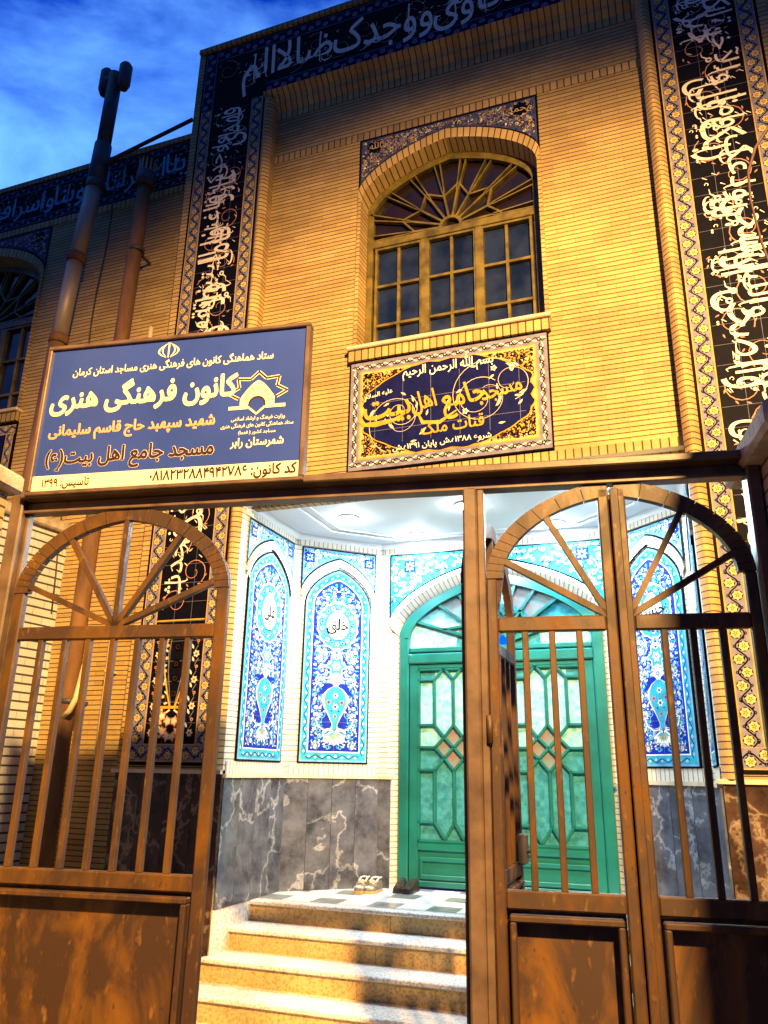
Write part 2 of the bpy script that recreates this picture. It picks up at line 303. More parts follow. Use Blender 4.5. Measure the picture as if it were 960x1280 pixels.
def thing(name, loc, label, cat, group=None):
    o = bpy.data.objects.new(name, None); o.location = loc; o.empty_display_size = .2; COL.objects.link(o)
    o['label'] = label; o['category'] = cat
    if group: o['group'] = group
    return o
def tag(o, label, cat, group=None):
    o['label'] = label; o['category'] = cat
    if group: o['group'] = group
    return o
def setting(o): o['kind'] = 'structure'; return o

# ------------------------------------------------------------------ Arabic lettering (shaped into joined forms, then laid out as flat glyph meshes)
FORMS = {}
for cp in list(range(0xFB50, 0xFDD0)) + list(range(0xFE70, 0xFEFD)):
    d = unicodedata.decomposition(chr(cp)).split()
    if len(d) >= 2 and d[0] in ('<isolated>', '<final>', '<initial>', '<medial>'):
        FORMS.setdefault(''.join(chr(int(x, 16)) for x in d[1:]), {})[d[0][1:4]] = chr(cp)
def shape(txt):
    toks = []; i = 0
    while i < len(txt):
        if txt[i:i+2] in FORMS and txt[i] == '\u0644' and len(txt[i:i+2]) == 2: toks.append(txt[i:i+2]); i += 2
        else: toks.append(txt[i]); i += 1
    o = []
    for k, c in enumerate(toks):
        f = FORMS.get(c)
        if not f: o.append({'(': ')', ')': '('}.get(c, c)); continue
        pj = k > 0 and toks[k-1] in FORMS and 'ini' in FORMS[toks[k-1]]
        nj = k+1 < len(toks) and toks[k+1] in FORMS and 'fin' in FORMS[toks[k+1]] and 'ini' in f
        key = 'med' if pj and nj else 'fin' if pj else 'ini' if nj else 'iso'
        o.append(f.get(key) or f.get('iso') or c)
    s = ''.join(o)[::-1]; r = ''; buf = ''
    for ch in s:                                      # numbers keep their own order
        if '\u06f0' <= ch <= '\u06f9': buf = ch + buf
        else: r += buf + ch; buf = ''
    return r + buf
TC = {}
def glyphs(txt, bold=0.0, res=3, shaped=True):
    k = (txt, res)
    if k in TC: return TC[k]
    cu = bpy.data.curves.new('t', 'FONT'); cu.body = shape(txt) if shaped else txt; cu.resolution_u = res; cu.offset = .0012; cu.fill_mode = 'FRONT'
    o = bpy.data.objects.new('t', cu); COL.objects.link(o)
    dg = bpy.context.evaluated_depsgraph_get(); me = bpy.data.meshes.new_from_object(o.evaluated_get(dg))
    vs = [(v.co.x, v.co.y) for v in me.vertices]; fs = [tuple(p.vertices) for p in me.polygons]
    bpy.data.objects.remove(o); bpy.data.curves.remove(cu); bpy.data.meshes.remove(me)
    x0 = min(v[0] for v in vs); x1 = max(v[0] for v in vs); y0 = min(v[1] for v in vs); y1 = max(v[1] for v in vs)
    TC[k] = ([(x-x0, y) for x, y in vs], fs, x1-x0, y0, y1); return TC[k]

# ------------------------------------------------------------------ ornament on a flat tiled face
class Pat:
    def __init__(s, O, U, V, Nn):
        s.O, s.U, s.V, s.N = Vector(O), Vector(U).normalized(), Vector(V).normalized(), Vector(Nn).normalized()
        s.mb = MB(); s.c = 0; s.clip = None; s.mir = None
    def P(s, p, h): return tuple(s.O + s.U*p[0] + s.V*p[1] + s.N*h)
    def poly(s, pts, col, lv=1):
        if s.clip and not all(s.clip(*p) for p in pts): return
        s.c += 1; h = lv*.0010 + (s.c % 23)*.000009
        area = sum(pts[i-1][0]*pts[i][1]-pts[i][0]*pts[i-1][1] for i in range(len(pts)))
        if area < 0: pts = pts[::-1]
        mat = G[col] if isinstance(col, str) else col
        s.mb.face([s.P(p, h) for p in pts], mat, [tuple(p) for p in pts])
        if s.mir is not None:
            q = [(2*s.mir-p[0], p[1]) for p in pts][::-1]; s.mb.face([s.P(p, h) for p in q], mat, [tuple(p) for p in q])
    def rect(s, x0, y0, x1, y1, col, lv=1): s.poly([(x0, y0), (x1, y0), (x1, y1), (x0, y1)], col, lv)
    def disc(s, x, y, r, col, lv=1, n=9, sy=1): s.poly([(x+r*math.cos(2*PI*k/n), y+r*sy*math.sin(2*PI*k/n)) for k in range(n)], col, lv)
    def ring(s, x, y, r, w, col, lv=1, n=12):
        s.ribbon([(x+r*math.cos(2*PI*k/n), y+r*math.sin(2*PI*k/n)) for k in range(n+1)], w, w, col, lv)
    def star(s, x, y, r1, r2, n, col, lv=1, a=0):
        pts = [(x+(r1 if k % 2 == 0 else r2)*math.cos(a+PI*k/n), y+(r1 if k % 2 == 0 else r2)*math.sin(a+PI*k/n)) for k in range(2*n)]
        if s.clip and not all(s.clip(*p) for p in pts): return
        old = s.clip; s.clip = None
        s.c += 1; c0 = s.c
        for k in range(0, 2*n, 2):
            s.c = c0-1; s.poly([(x, y), pts[k-1], pts[k], pts[k+1]], col, lv)
        s.clip = old
    def ribbon(s, pts, w0, w1, col, lv=1, mid=None):
        n = len(pts); L_ = []
        for i, p in enumerate(pts):
            a = pts[max(i-1, 0)]; b = pts[min(i+1, n-1)]; dx, dy = b[0]-a[0], b[1]-a[1]; l = math.hypot(dx, dy) or 1
            t = i/(n-1); w = (w0+(w1-w0)*t) if mid is None else (w0+(mid-w0)*min(1, 2*t) if t < .5 else mid+(w1-mid)*(2*t-1))
            L_.append(((p[0]-dy/l*w/2, p[1]+dx/l*w/2), (p[0]+dy/l*w/2, p[1]-dx/l*w/2)))
        c0 = s.c
        for i in range(n-1): s.c = c0; s.poly([L_[i][1], L_[i+1][1], L_[i+1][0], L_[i][0]], col, lv)
    def leaf(s, x, y, a, l, w, col, lv=1):
        c, d = math.cos(a), math.sin(a)
        T = lambda u, v: (x+u*c-v*d, y+u*d+v*c)
        s.poly([T(0, 0), T(l*.35, -w/2), T(l*.7, -w*.35), T(l, 0), T(l*.6, w*.42), T(l*.3, w/2)], col, lv)
    def flower(s, x, y, r, c1, c2, n=6, lv=1, a=0, c3=None):
        s.star(x, y, r, r*.62, n, c1, lv, a); s.disc(x, y, r*.42, c2, lv+1, 7)
        if c3: s.disc(x, y, r*.18, c3, lv+2, 5)
    def spiral(s, x, y, r, a0, turns, w, col, lv=1, dirn=1, n=18):
        pts = [(x+r*(1-.8*k/n)*math.cos(a0+dirn*turns*2*PI*k/n), y+r*(1-.8*k/n)*math.sin(a0+dirn*turns*2*PI*k/n)) for k in range(n+1)]
        s.ribbon(pts, w, w*.5, col, lv)
    def text(s, txt, x, y, h, col, lv=3, bold=0., sx=1., sy=1., ang=0., align='c', width=None, res=3, shear=0.):
        v, f, w, y0, y1 = glyphs(txt, bold, res)
        if width: h_ = width/(w*sx); h = h_
        ox = {'c': -w/2, 'r': -w, 'l': 0}[align]; ca, sa = math.cos(ang), math.sin(ang)
        s.c += 1; mi = s.mb.m(G[col] if isinstance(col, str) else col); nb = 6 if bold > .004 else 0
        for j in range(nb+1):                         # heavier strokes: the same glyphs laid over each other a hair apart
            du, dv_ = (0, 0) if j == 0 else (bold*math.cos(2*PI*j/nb), bold*math.sin(2*PI*j/nb))
            b = len(s.mb.v); hh = lv*.0010 + (s.c % 23)*.000009 + j*.000012
            for p in v:
                a = (p[0]+du+ox+shear*p[1])*h*sx; c = (p[1]+dv_)*h*sy; s.mb.v.append(s.P((x+a*ca-c*sa, y+a*sa+c*ca), hh))
            for q in f: s.mb.f.append(tuple(b+i for i in q)); s.mb.mi.append(mi); s.mb.sm.append(False); s.mb.uv += [(0, 0)]*len(q)
        return w*h*sx
    def build(s, name, parent): return s.mb.build(name, parent)
def keel(w, z0, z1, n=24, k=.30):
    """pointed Persian arch, points left to right, centred on x=0"""
    o = []
    for i in range(n+1):
        x = -math.cos(PI*i/n); a = abs(x)
        o.append((x*w, z0 + (z1-z0)*((1-k)*math.sqrt(max(0, 1-a*a))*(1) + k*(1-a))))
    return o
rnd = random.Random(7)

# ------------------------------------------------------------------ ground and lane
mb = MB(); mb.face([(-400, -400, -.03), (400, -400, -.03), (400, 400, -.03), (-400, 400, -.03)], M_asph); setting(mb.build('ground'))
mb = MB(); mb.face([(-6.6, 2.4, 0), (4, 3.4, 0), (4, 8, 0), (-6.6, 8, 0)], M_ground); setting(mb.build('yard_paving'))

# ------------------------------------------------------------------ the mosque
YF, YM, YL = 5.72, 5.82, 5.90          # portal frame, recessed main wall, left wing
PL, PR, CX = -3.44, .22, -1.61         # porch opening
BL0, BL1, BR0, BR1 = -4.38, -3.56, .335, 1.18
Z = lambda z: z + ZC
B = thing('mosque_building', (CX, YF, 0), 'buff brick mosque front with dark inscription bands around a tall arched portal', 'mosque')
WX = -1.59
OUT = dict(w=.885, z0=5.36, z1=5.885); MID = dict(w=.850, z0=5.27, z1=5.775); INN = dict(w=.838, z0=5.23, z1=5.735)
def arch_strip(mb, a, za, b, zb, ya, yb, mat, cx, dz, swap=True, sw=.1):
    arc = 0
    for i in range(len(a)-1):
        l = math.hypot(a[i+1][0]-a[i][0], a[i+1][1]-a[i][1])
        q = [(cx+a[i][0], ya, Z(a[i][1]+dz)), (cx+a[i+1][0], ya, Z(a[i+1][1]+dz)), (cx+b[i+1][0], yb, Z(b[i+1][1]+dz)), (cx+b[i][0], yb, Z(b[i][1]+dz))]
        mb.face(q, mat, [(.02, arc), (.02, arc+l), (sw, arc+l), (sw, arc)]); arc += l
def wall_with_window(mb, x0, x1, z0, z1, y, cx, dz, zs):
    o = keel(**{'w': OUT['w'], 'z0': OUT['z0']+dz, 'z1': OUT['z1']+dz}); w = OUT['w']
    F = lambda xa, xb, za, zb: mb.face([(xa, y, Z(za)), (xb, y, Z(za)), (xb, y, Z(zb)), (xa, y, Z(zb))], M_brick) if xb > xa else None
    F(x0, cx-w, z0, z1); F(cx+w, x1, z0, z1); F(max(x0, cx-w), cx+w, z0, zs)
    for i in range(len(o)-1):
        xa, xb = cx+o[i][0], cx+o[i+1][0]
        if xb < x0: continue
        mb.face([(xa, y, Z(o[i][1])), (xb, y, Z(o[i+1][1])), (xb, y, Z(z1)), (xa, y, Z(z1))], M_brick)
    # jambs: splayed brick reveal then plain dark reveal to the frame
    for s in (-1, 1):
        zt = OUT['z0']+dz; zi = INN['z0']+dz
        zm = MID['z0']+dz; mw = MID['w']; yq = y-.022
        mb.face([(cx+s*w, yq, Z(zs)), (cx+s*w, yq, Z(zt)), (cx+s*mw, yq, Z(zm)), (cx+s*mw, yq, Z(zs))], M_strip, [(0, zs), (0, zt), (.04, zm), (.04, zs)])
        mb.face([(cx+s*w, yq, Z(zs)), (cx+s*w, yq, Z(zt)), (cx+s*w, y+.001, Z(zt)), (cx+s*w, y+.001, Z(zs))], M_strip, [(0, zs), (0, zt), (.02, zt), (.02, zs)])
        mb.face([(cx+s*mw, yq, Z(zs)), (cx+s*mw, yq, Z(zm)), (cx+s*INN['w'], y+.13, Z(zi)), (cx+s*INN['w'], y+.13, Z(zs))], M_strip, [(0, zs), (0, zm), (.15, zi), (.15, zs)])
        mb.face([(cx+s*INN['w'], y+.13, Z(zs)), (cx+s*INN['w'], y+.13, Z(zi)), (cx+s*INN['w'], y+.30, Z(zi)), (cx+s*INN['w'], y+.30, Z(zs))], M_strip, [(0, zs), (0, zi), (.2, zi), (.2, zs)])
    a = keel(OUT['w'], OUT['z0'], OUT['z1']); m_ = keel(MID['w'], MID['z0'], MID['z1']); n_ = keel(INN['w'], INN['z0'], INN['z1'])
    arch_strip(mb, n_, 0, n_, 0, y+.13, y+.30, M_strip, cx, dz, sw=.25)
    return a, m_, n_
def arch_ring(name, y, cx, dz):
    mb = MB(); a = keel(OUT['w'], OUT['z0'], OUT['z1']); m_ = keel(MID['w'], MID['z0'], MID['z1']); n_ = keel(INN['w'], INN['z0'], INN['z1'])
    arch_strip(mb, a, 0, a, 0, y-.001, y-.022, M_sold, cx, dz)
    arch_strip(mb, a, 0, m_, 0, y-.022, y-.022, M_sold, cx, dz, sw=.13)
    arch_strip(mb, m_, 0, n_, 0, y-.022, y+.13, M_sold, cx, dz, sw=.22)
    return mb.build(name, B)
def window(y, cx, dz, zs):
    yg = y+.19; mb = MB(); w = INN['w']; n_ = keel(w, INN['z0']+dz, INN['z1']+dz, 28); zt = 4.86+dz
    az = lambda x: min(n_, key=lambda p: abs(p[0]-x))[1]
    for s in (-1, 1): mb.cbox(cx+s*w-(.06 if s > 0 else 0), cx+s*w+(.06 if s < 0 else 0), yg-.05, yg+.03, Z(zs-.1), Z(INN['z0']+dz), M_gold)
    for i in range(len(n_)-1):
        p, q = n_[i], n_[i+1]; k = .93
        ip = (p[0]*k, zt+(p[1]-zt)*k-.01); iq = (q[0]*k, zt+(q[1]-zt)*k-.01)
        mb.face([(cx+ip[0], yg-.05, Z(ip[1])), (cx+iq[0], yg-.05, Z(iq[1])), (cx+q[0], yg-.05, Z(q[1])), (cx+p[0], yg-.05, Z(p[1]))], M_gold)
        mb.face([(cx+ip[0], yg-.05, Z(ip[1])), (cx+iq[0], yg-.05, Z(iq[1])), (cx+iq[0], yg, Z(iq[1])), (cx+ip[0], yg, Z(ip[1]))], M_gold)
    mb.cbox(cx-w+.06, cx+w-.06, yg-.055, yg+.03, Z(zt-.045), Z(zt+.035), M_gold)
    sec = (2*w-.12)/3
    for k in (1, 2): x = cx-w+.06+k*sec; mb.cbox(x-.033, x+.033, yg-.053, yg+.03, Z(zs-.1), Z(zt-.046), M_gold)
    for k in range(3):
        xa = cx-w+.06+k*sec; xm = xa+sec/2
        mb.cbox(xm-.014, xm+.014, yg-.03, yg+.02, Z(zs-.1), Z(zt-.046), M_gold, .003)
        for r in range(1, 3):
            zr = zt-.05-(zt-zs-.05)*r/2.85; mb.cbox(xa+.02, xa+sec-.02, yg-.033, yg+.02, Z(zr-.014), Z(zr+.014), M_gold, .003)
        for e in (xa+.035, xa+sec-.035): mb.cbox(e-.012, e+.012, yg-.045, yg+.02, Z(zs-.1), Z(zt-.047), M_gold, .003)
        mb.cbox(xa+.02, xa+sec-.02, yg-.046, yg+.02, Z(zt-.075), Z(zt-.05), M_gold, .003)
    # fanlight: hub, rays and a zigzag ring
    hz = zt+.04
    def hit(a):
        t = .1
        while t < 1.2:
            x, z = math.cos(a)*t, hz+math.sin(a)*t
            if abs(x) > w-.03 or z > az(x)-.03: break
            t += .01
        return t
    Pn = lambda a, t: (cx+math.cos(a)*t, yg-.02, Z(hz+math.sin(a)*t))
    nr = 9; zig = []
    for k in range(nr+1):
        a = PI*k/nr; a = max(.05, min(PI-.05, a)); h = hit(a); rr = h*(.44 if k % 2 else .60); zig.append((a, rr))
        mb.bar(Pn(a, .09), Pn(a, h*.5), .020, .045, M_gold); e_ = .045/h; mb.bar(Pn(a-e_*.4, h*.5), Pn(a-e_*.7, h), .012, .044, M_gold); mb.bar(Pn(a+e_*.4, h*.5), Pn(a+e_*.7, h), .012, .046, M_gold)
    for p, q in zip(zig, zig[1:]): mb.bar(Pn(*p), Pn(*q), .018, .043, M_gold)
    hub = [Pn(PI*k/10, .10) for k in range(11)]
    for p, q in zip(hub, hub[1:]): mb.bar(p, q, .03, .05, M_gold)
    o = mb.build('window', B)
    g = MB(); g.face([(cx-w, yg+.005, Z(zs-.1)), (cx+w, yg+.005, Z(zs-.1)), (cx+w, yg+.005, Z(zt)), (cx-w, yg+.005, Z(zt))], M_navy_glass)
    g.face([(cx-w, yg+.005, Z(zt)), (cx+w, yg+.005, Z(zt)), (cx+w, yg+.005, Z(INN['z0']+dz))] + [(cx+p[0], yg+.005, Z(p[1])) for p in n_[::-1][1:]], M_amber)
    g.build('glass', o); return o
def spandrel(y, cx, dz, top, name='spandrel_tile'):
    p = Pat((cx, y-.006, ZC), (1, 0, 0), (0, 0, 1), (0, -1, 0)); a = keel(OUT['w'], OUT['z0']+dz, OUT['z1']+dz); w = OUT['w']
    for i in range(len(a)-1): p.poly([(a[i][0], a[i][1]), (a[i+1][0], a[i+1][1]), (a[i+1][0], top), (a[i][0], top)], 'black', 0)
    d = .02; ai = keel(w-.004, OUT['z0']+dz+.05, OUT['z1']+dz+.02)
    f = lambda x: min(ai, key=lambda q: abs(q[0]-x))[1]
    for i in range(len(ai)-1):
        x0, x1 = max(-w+d, min(w-d, ai[i][0])), max(-w+d, min(w-d, ai[i+1][0])); p.poly([(x0, ai[i][1]), (x1, ai[i+1][1]), (x1, top-d), (x0, top-d)], 'slate', 1)
    p.clip = lambda x, z: abs(x) < w-d-.01 and f(x)+.012 < z < top-d-.008; r = random.Random(3)
    for _ in range(2400):
        x, z = r.uniform(-w, w), r.uniform(OUT['z0']+dz, top); k = r.random()
        if k < .34: p.spiral(x, z, r.uniform(.018, .034), r.uniform(0, 6), .9, .007, r.choice(['black', 'petal', 'lav', 'lav']), 2, r.choice((-1, 1)), 10)
        elif k < .55: p.flower(x, z, r.uniform(.010, .019), r.choice(['lav', 'petal', 'white', 'rose']), 'navy', 6, 3)
        else: p.leaf(x, z, r.uniform(0, 6.3), r.uniform(.02, .036), .012, r.choice(['petal', 'lav', 'white', 'gold', 'navy', 'black']), 3)
    for s in (-1, 1):
        p.star(s*.72, top-.12, .085, .065, 8, 'black', 5); p.text('\ufdf2' if s < 0 else 'محمد', s*.72, top-.145, .10, 'petal', 6, .004)
    return p.build(name, B)
def soldier(mb, x0, x1, z0, z1, y, proud=.006, mat=None):
    mb.box(x0, x1, y-proud, y+.02, Z(z0), Z(z1), mat or M_sold, swap=True, skip='b')

# walls of the recessed portal panel
mb = MB(); zs = 3.60
wall_with_window(mb, PL-.01, PR+.01, 2.43, 6.72, YM, WX, 0, zs)
mb.face([(PL-.01, YM, Z(2.22)), (PR+.01, YM, Z(2.22)), (PR+.01, YM+.11, Z(2.22)), (PL-.01, YM+.11, Z(2.22))], M_sold, [(0, PL), (0, PR), (.11, PR), (.11, PL)])
mb.face([(PL-.01, YM+.11, Z(2.22)), (PR+.01, YM+.11, Z(2.22)), (PR+.01, YM+.11, Z(2.30)), (PL-.01, YM+.11, Z(2.30))], M_plaster)
mb.build('portal_wall', B)
mb = MB(); soldier(mb, PL, PR, 2.22, 2.43, YM, .008); mb.build('lintel_course', B)
for q in ((6.025, 6.115), (6.60, 6.69)): mb = MB(); soldier(mb, PL, PR, q[0], q[1], YM, .007); mb.build('soldier_course', B)
arch_ring('window_arch', YM, WX, 0); window(YM, WX, 0, zs); spandrel(YM, WX, 0, 6.02)
mb = MB(); mb.cbox(-2.515, -.69, YM-.09, YM+.22, Z(3.605), Z(3.645), M_stone, .008); mb.box(-2.50, -.70, YM-.06, YM, Z(3.50), Z(3.605), M_sold, True, skip='b'); mb.build('window_sill', B)

# frame round the recess: mouldings, cornice
def half_round(mb, x0, x1, z0, z1, y0, y1, flip):
    n = 7; pr = []
    for i in range(n+1):
        t = i/n; x = x0+(x1-x0)*t; pr.append((x, y0-.055*math.sin(PI*min(1, t*1.0))))
    ret = [(x1, y0), (x1, y1)] if not flip else [(x0, y1), (x0, y0)]
    u = 0
    for a, b in list(zip(pr, pr[1:]))+[tuple(ret)]:
        z0 = 2.2205 if (a, b) == tuple(ret) else z0; l = math.hypot(b[0]-a[0], b[1]-a[1]); mb.face([(a[0], a[1], Z(z0)), (b[0], b[1], Z(z0)), (b[0], b[1], Z(z1)), (a[0], a[1], Z(z1))], M_strip, [(u, z0), (u+l, z0), (u+l, z1), (u, z1)]); u += l
mb = MB(); half_round(mb, BL1, PL, .0, 6.80, YF, YM+.01, False); mb.build('brick_moulding', B)
mb = MB(); half_round(mb, PR, BR0, .0, 6.80, YF, YM+.01, True); mb.build('brick_moulding', B)
mb = MB(); prof = [(YM, 6.69), (YM-.01, 6.70), (YM-.03, 6.73), (YM-.05, 6.755), (YM-.055, 6.79), (YM-.08, 6.83), (YM-.13, 6.865), (YM-.15, 6.89), (YF, 6.895)]
u = 0
for a, b in zip(prof, prof[1:]):
    l = math.hypot(b[0]-a[0], b[1]-a[1]); mb.face([(BL1, a[0], Z(a[1])), (BR0, a[0], Z(a[1])), (BR0, b[0], Z(b[1])), (BL1, b[0], Z(b[1]))], M_sold, [(u, BL1), (u, BR0), (u+l, BR0), (u+l, BL1)]); u += l
mb.build('cornice', B)
mb = MB()                                            # brick edge strips, dado course, crowning course, body of the building
mb.box(BL0-.075, BL0, YF-.004, YL+.02, Z(0), Z(7.79), M_strip, skip='b'); mb.box(BR1, BR1+.075, YF-.004, YL+.02, Z(0), Z(7.79), M_strip, skip='b')
mb.box(BL0-.075, BR1+.075, YF-.03, YL, Z(7.77), Z(7.83), M_sold, True)
mb.box(BL0, BL1, YF+.004, YM, Z(0), Z(7.77), M_brick, skip='b'); mb.box(BR0, BR1, YF+.004, YM, Z(0), Z(7.77), M_brick, skip='b'); mb.box(BL1, BR0, YF+.004, YF+.3, Z(6.9), Z(7.77), M_brick)
mb.build('portal_frame', B)
mb = MB(); mb.box(BL0-.07, BR1+.07, YF+.3, 14, Z(2.6), Z(7.75), M_roof, skip='fd'); mb.box(-8.9, BL0-.07, YL+.4, 14, Z(-1.78), Z(6.8), M_roof, skip='f')
mb.box(BR1+.075, 4.5, YL, 14, Z(-1.78), Z(6.8), M_brick); mb.build('building_body', B)

# marble dado of the frame
def slabs(mb, O, U, length, z0, z1, wid, mat, th=.018, gap=.004, seed=1):
    r = random.Random(seed); x = 0; O = Vector(O); U = Vector(U).normalized(); Nn = U.cross(Vector((0, 0, 1)))
    n = max(1, round(length/wid)); wd = length/n
    for i in range(n):
        a = O+U*(i*wd+gap/2); b = O+U*((i+1)*wd-gap/2); uo, vo = r.uniform(0, 9), r.uniform(0, 9)
        P = lambda q, z, h: tuple(q + Nn*h + Vector((0, 0, Z(z))))
        mb.face([P(a, z0, th), P(b, z0, th), P(b, z1, th), P(a, z1, th)], mat, [(uo, vo), (uo+wd, vo), (uo+wd, vo+z1-z0), (uo, vo+z1-z0)])
        for q, w_ in ((a, 1), (b, 1)): mb.face([P(q, z0, 0), P(q, z0, th), P(q, z1, th), P(q, z1, 0)], mat)
        mb.face([P(a, z1, 0), P(b, z1, 0), P(b, z1, th), P(a, z1, th)], mat)
    P = lambda d, z, h: tuple(O+U*d+Nn*h+Vector((0, 0, Z(z))))
    mb.face([P(0, z0, .004), P(length, z0, .004), P(length, z1, .004), P(0, z1, .004)], M_grout)
def cap(mb, O, U, length, z, th=.035, h=.03):
    O = Vector(O); U = Vector(U).normalized(); Nn = U.cross(Vector((0, 0, 1)))
    P = lambda d, zz, hh: tuple(O+U*d+Nn*hh+Vector((0, 0, Z(zz))))
    mb.face([P(0, z, th), P(length, z, th), P(length, z+h, th), P(0, z+h, th)], M_stone)
    mb.face([P(0, z+h, 0), P(length, z+h, 0), P(length, z+h, th), P(0, z+h, th)], M_stone); mb.face([P(0, z, 0), P(length, z, 0), P(length, z, th), P(0, z, th)], M_stone)
    for d in (0, length): mb.face([P(d, z, 0), P(d, z, th), P(d, z+h, th), P(d, z+h, 0)], M_stone)
for (xa, xb) in ((BL0-.075, PL), (PR, BR1+.075)):
    mb = MB(); slabs(mb, (xa, YF, 0), (1, 0, 0), xb-xa, -1.70, -.03, .24, M_marbleb, seed=5); cap(mb, (xa-.03, YF-.002, 0), (1, 0, 0), xb-xa+.03, -.03); mb.box(xa, xb, YF+.001, YM, Z(-1.78), Z(0), M_brick, skip='b'); mb.build('marble_dado', B)

# ------------------------------------------------------------------ porch niche
ZL = -1.0                                            # landing level
LC, RC = (PL, 6.78), (PR, 6.78); LD, RD = (-2.76, 7.42), (-.46, 7.42); YD = 7.42
SEG = [((PL, YF), LC), (LC, LD), (LD, RD), (RD, RC), (RC, (PR, YF))]
DCX, DHW = -1.585, .99
DO = dict(w=1.075, z0=1.42, z1=2.03); DI = dict(w=.99, z0=1.30, z1=1.90)
CEIL = 2.255
mb = MB()
for i, (a, b) in enumerate(SEG):
    l = math.hypot(b[0]-a[0], b[1]-a[1])
    if i == 2:
        o = keel(DO['w'], DO['z0'], DO['z1'])
        Q = lambda xa, xb, za, zb: mb.face([(xa, YD, Z(za)), (xb, YD, Z(za)), (xb, YD, Z(zb)), (xa, YD, Z(zb))], M_porch)
        Q(a[0], DCX-DO['w'], ZL, CEIL); Q(DCX+DO['w'], b[0], ZL, CEIL)
        for p, q in zip(o, o[1:]): mb.face([(DCX+p[0], YD, Z(p[1])), (DCX+q[0], YD, Z(q[1])), (DCX+q[0], YD, Z(CEIL)), (DCX+p[0], YD, Z(CEIL))], M_porch)
        for s in (-1, 1): mb.face([(DCX+s*DO['w'], YD, Z(ZL)), (DCX+s*DO['w'], YD, Z(DO['z0'])), (DCX+s*DI['w'], YD+.10, Z(DI['z0'])), (DCX+s*DI['w'], YD+.10, Z(ZL))], M_psold, [(0, ZL), (0, DO['z0']), (.1, DI['z0']), (.1, ZL)])
    else:
        mb.face([(a[0], a[1], Z(-1.78)), (b[0], b[1], Z(-1.78)), (b[0], b[1], Z(CEIL+.1)), (a[0], a[1], Z(CEIL+.1))], M_porch, [(0, -1.78), (l, -1.78), (l, CEIL+.1), (0, CEIL+.1)])
mb.build('porch_wall', B)
mb = MB(); oo = keel(DO['w'], DO['z0'], DO['z1']); ii = keel(DI['w'], DI['z0'], DI['z1']); arc = 0
mm = keel(1.04, 1.37, 1.985)
for i in range(len(oo)-1):
    l = math.hypot(oo[i+1][0]-oo[i][0], oo[i+1][1]-oo[i][1])
    for (p, yp, q, yq, u0, u1) in ((oo, YD-.002, oo, YD-.02, 0, .02), (oo, YD-.02, mm, YD-.02, .02, .08), (mm, YD-.02, ii, YD+.10, .08, .2)):
        mb.face([(DCX+p[i][0], yp, Z(p[i][1])), (DCX+p[i+1][0], yp, Z(p[i+1][1])), (DCX+q[i+1][0], yq, Z(q[i+1][1])), (DCX+q[i][0], yq, Z(q[i][1]))], M_psold, [(u0, arc), (u0, arc+l), (u1, arc+l), (u1, arc)])
    arc += l
mb.build('door_arch', B)
mb = MB()
for i, (a, b) in enumerate(SEG):
    mb = MB(); l = math.hypot(b[0]-a[0], b[1]-a[1]); U = ((b[0]-a[0])/l, (b[1]-a[1])/l, 0); O = Vector((a[0], a[1], 0))
    if i == 2:
        slabs(mb, O, U, DCX-DHW-a[0]-.05, ZL, -.055, .12, M_marble, seed=31); cap(mb, O, U, DCX-DHW-a[0]-.03, -.055); mb.build('marble_dado', B); mb = MB()
        slabs(mb, O+Vector((DCX+DHW+.05-a[0], 0, 0)), U, b[0]-DCX-DHW-.05, ZL, -.055, .12, M_marble, seed=32); cap(mb, O+Vector((DCX+DHW+.03-a[0], 0, 0)), U, b[0]-DCX-DHW-.03, -.055)
    else:
        slabs(mb, O, U, l, ZL, -.055, .26, M_marble, seed=11+i); cap(mb, O, U, l, -.055)
    mb.build('marble_dado', B)
mb = MB()
for i in (0, 1, 3, 4):                               # soldier course under the panels
    a, b = SEG[i]; l = math.hypot(b[0]-a[0], b[1]-a[1]); U = Vector(((b[0]-a[0])/l, (b[1]-a[1])/l, 0)); Nn = U.cross(Vector((0, 0, 1))); o = Vector((a[0], a[1], 0))
    for (z0, z1, h) in ((-.025, .075, .008), (2.155, CEIL, .012)):
        mb = MB()
        p = o+U*.03+Nn*h; q = o+U*(l-.03)+Nn*h
        mb.face([(p.x, p.y, Z(z0)), (q.x, q.y, Z(z0)), (q.x, q.y, Z(z1)), (p.x, p.y, Z(z1))], M_psold, [(0, .03), (0, l), (.1, l), (.1, .03)])
        mb.face([(p.x, p.y, Z(z0)), (q.x, q.y, Z(z0)), (q.x-Nn.x*h, q.y-Nn.y*h, Z(z0)), (p.x-Nn.x*h, p.y-Nn.y*h, Z(z0))], M_psold)
        mb.face([(p.x, p.y, Z(z1)), (q.x, q.y, Z(z1)), (q.x-Nn.x*h, q.y-Nn.y*h, Z(z1)), (p.x-Nn.x*h, p.y-Nn.y*h, Z(z1))], M_psold); mb.build('porch_brick_course', B)
mb = MB(); mb.face([(LD[0]+.03, YD-.012, Z(2.155)), (RD[0]-.03, YD-.012, Z(2.155)), (RD[0]-.03, YD-.012, Z(CEIL)), (LD[0]+.03, YD-.012, Z(CEIL))], M_psold, [(0, .03), (0, 2.3), (.1, 2.3), (.1, .03)])
mb.build('porch_brick_course', B)
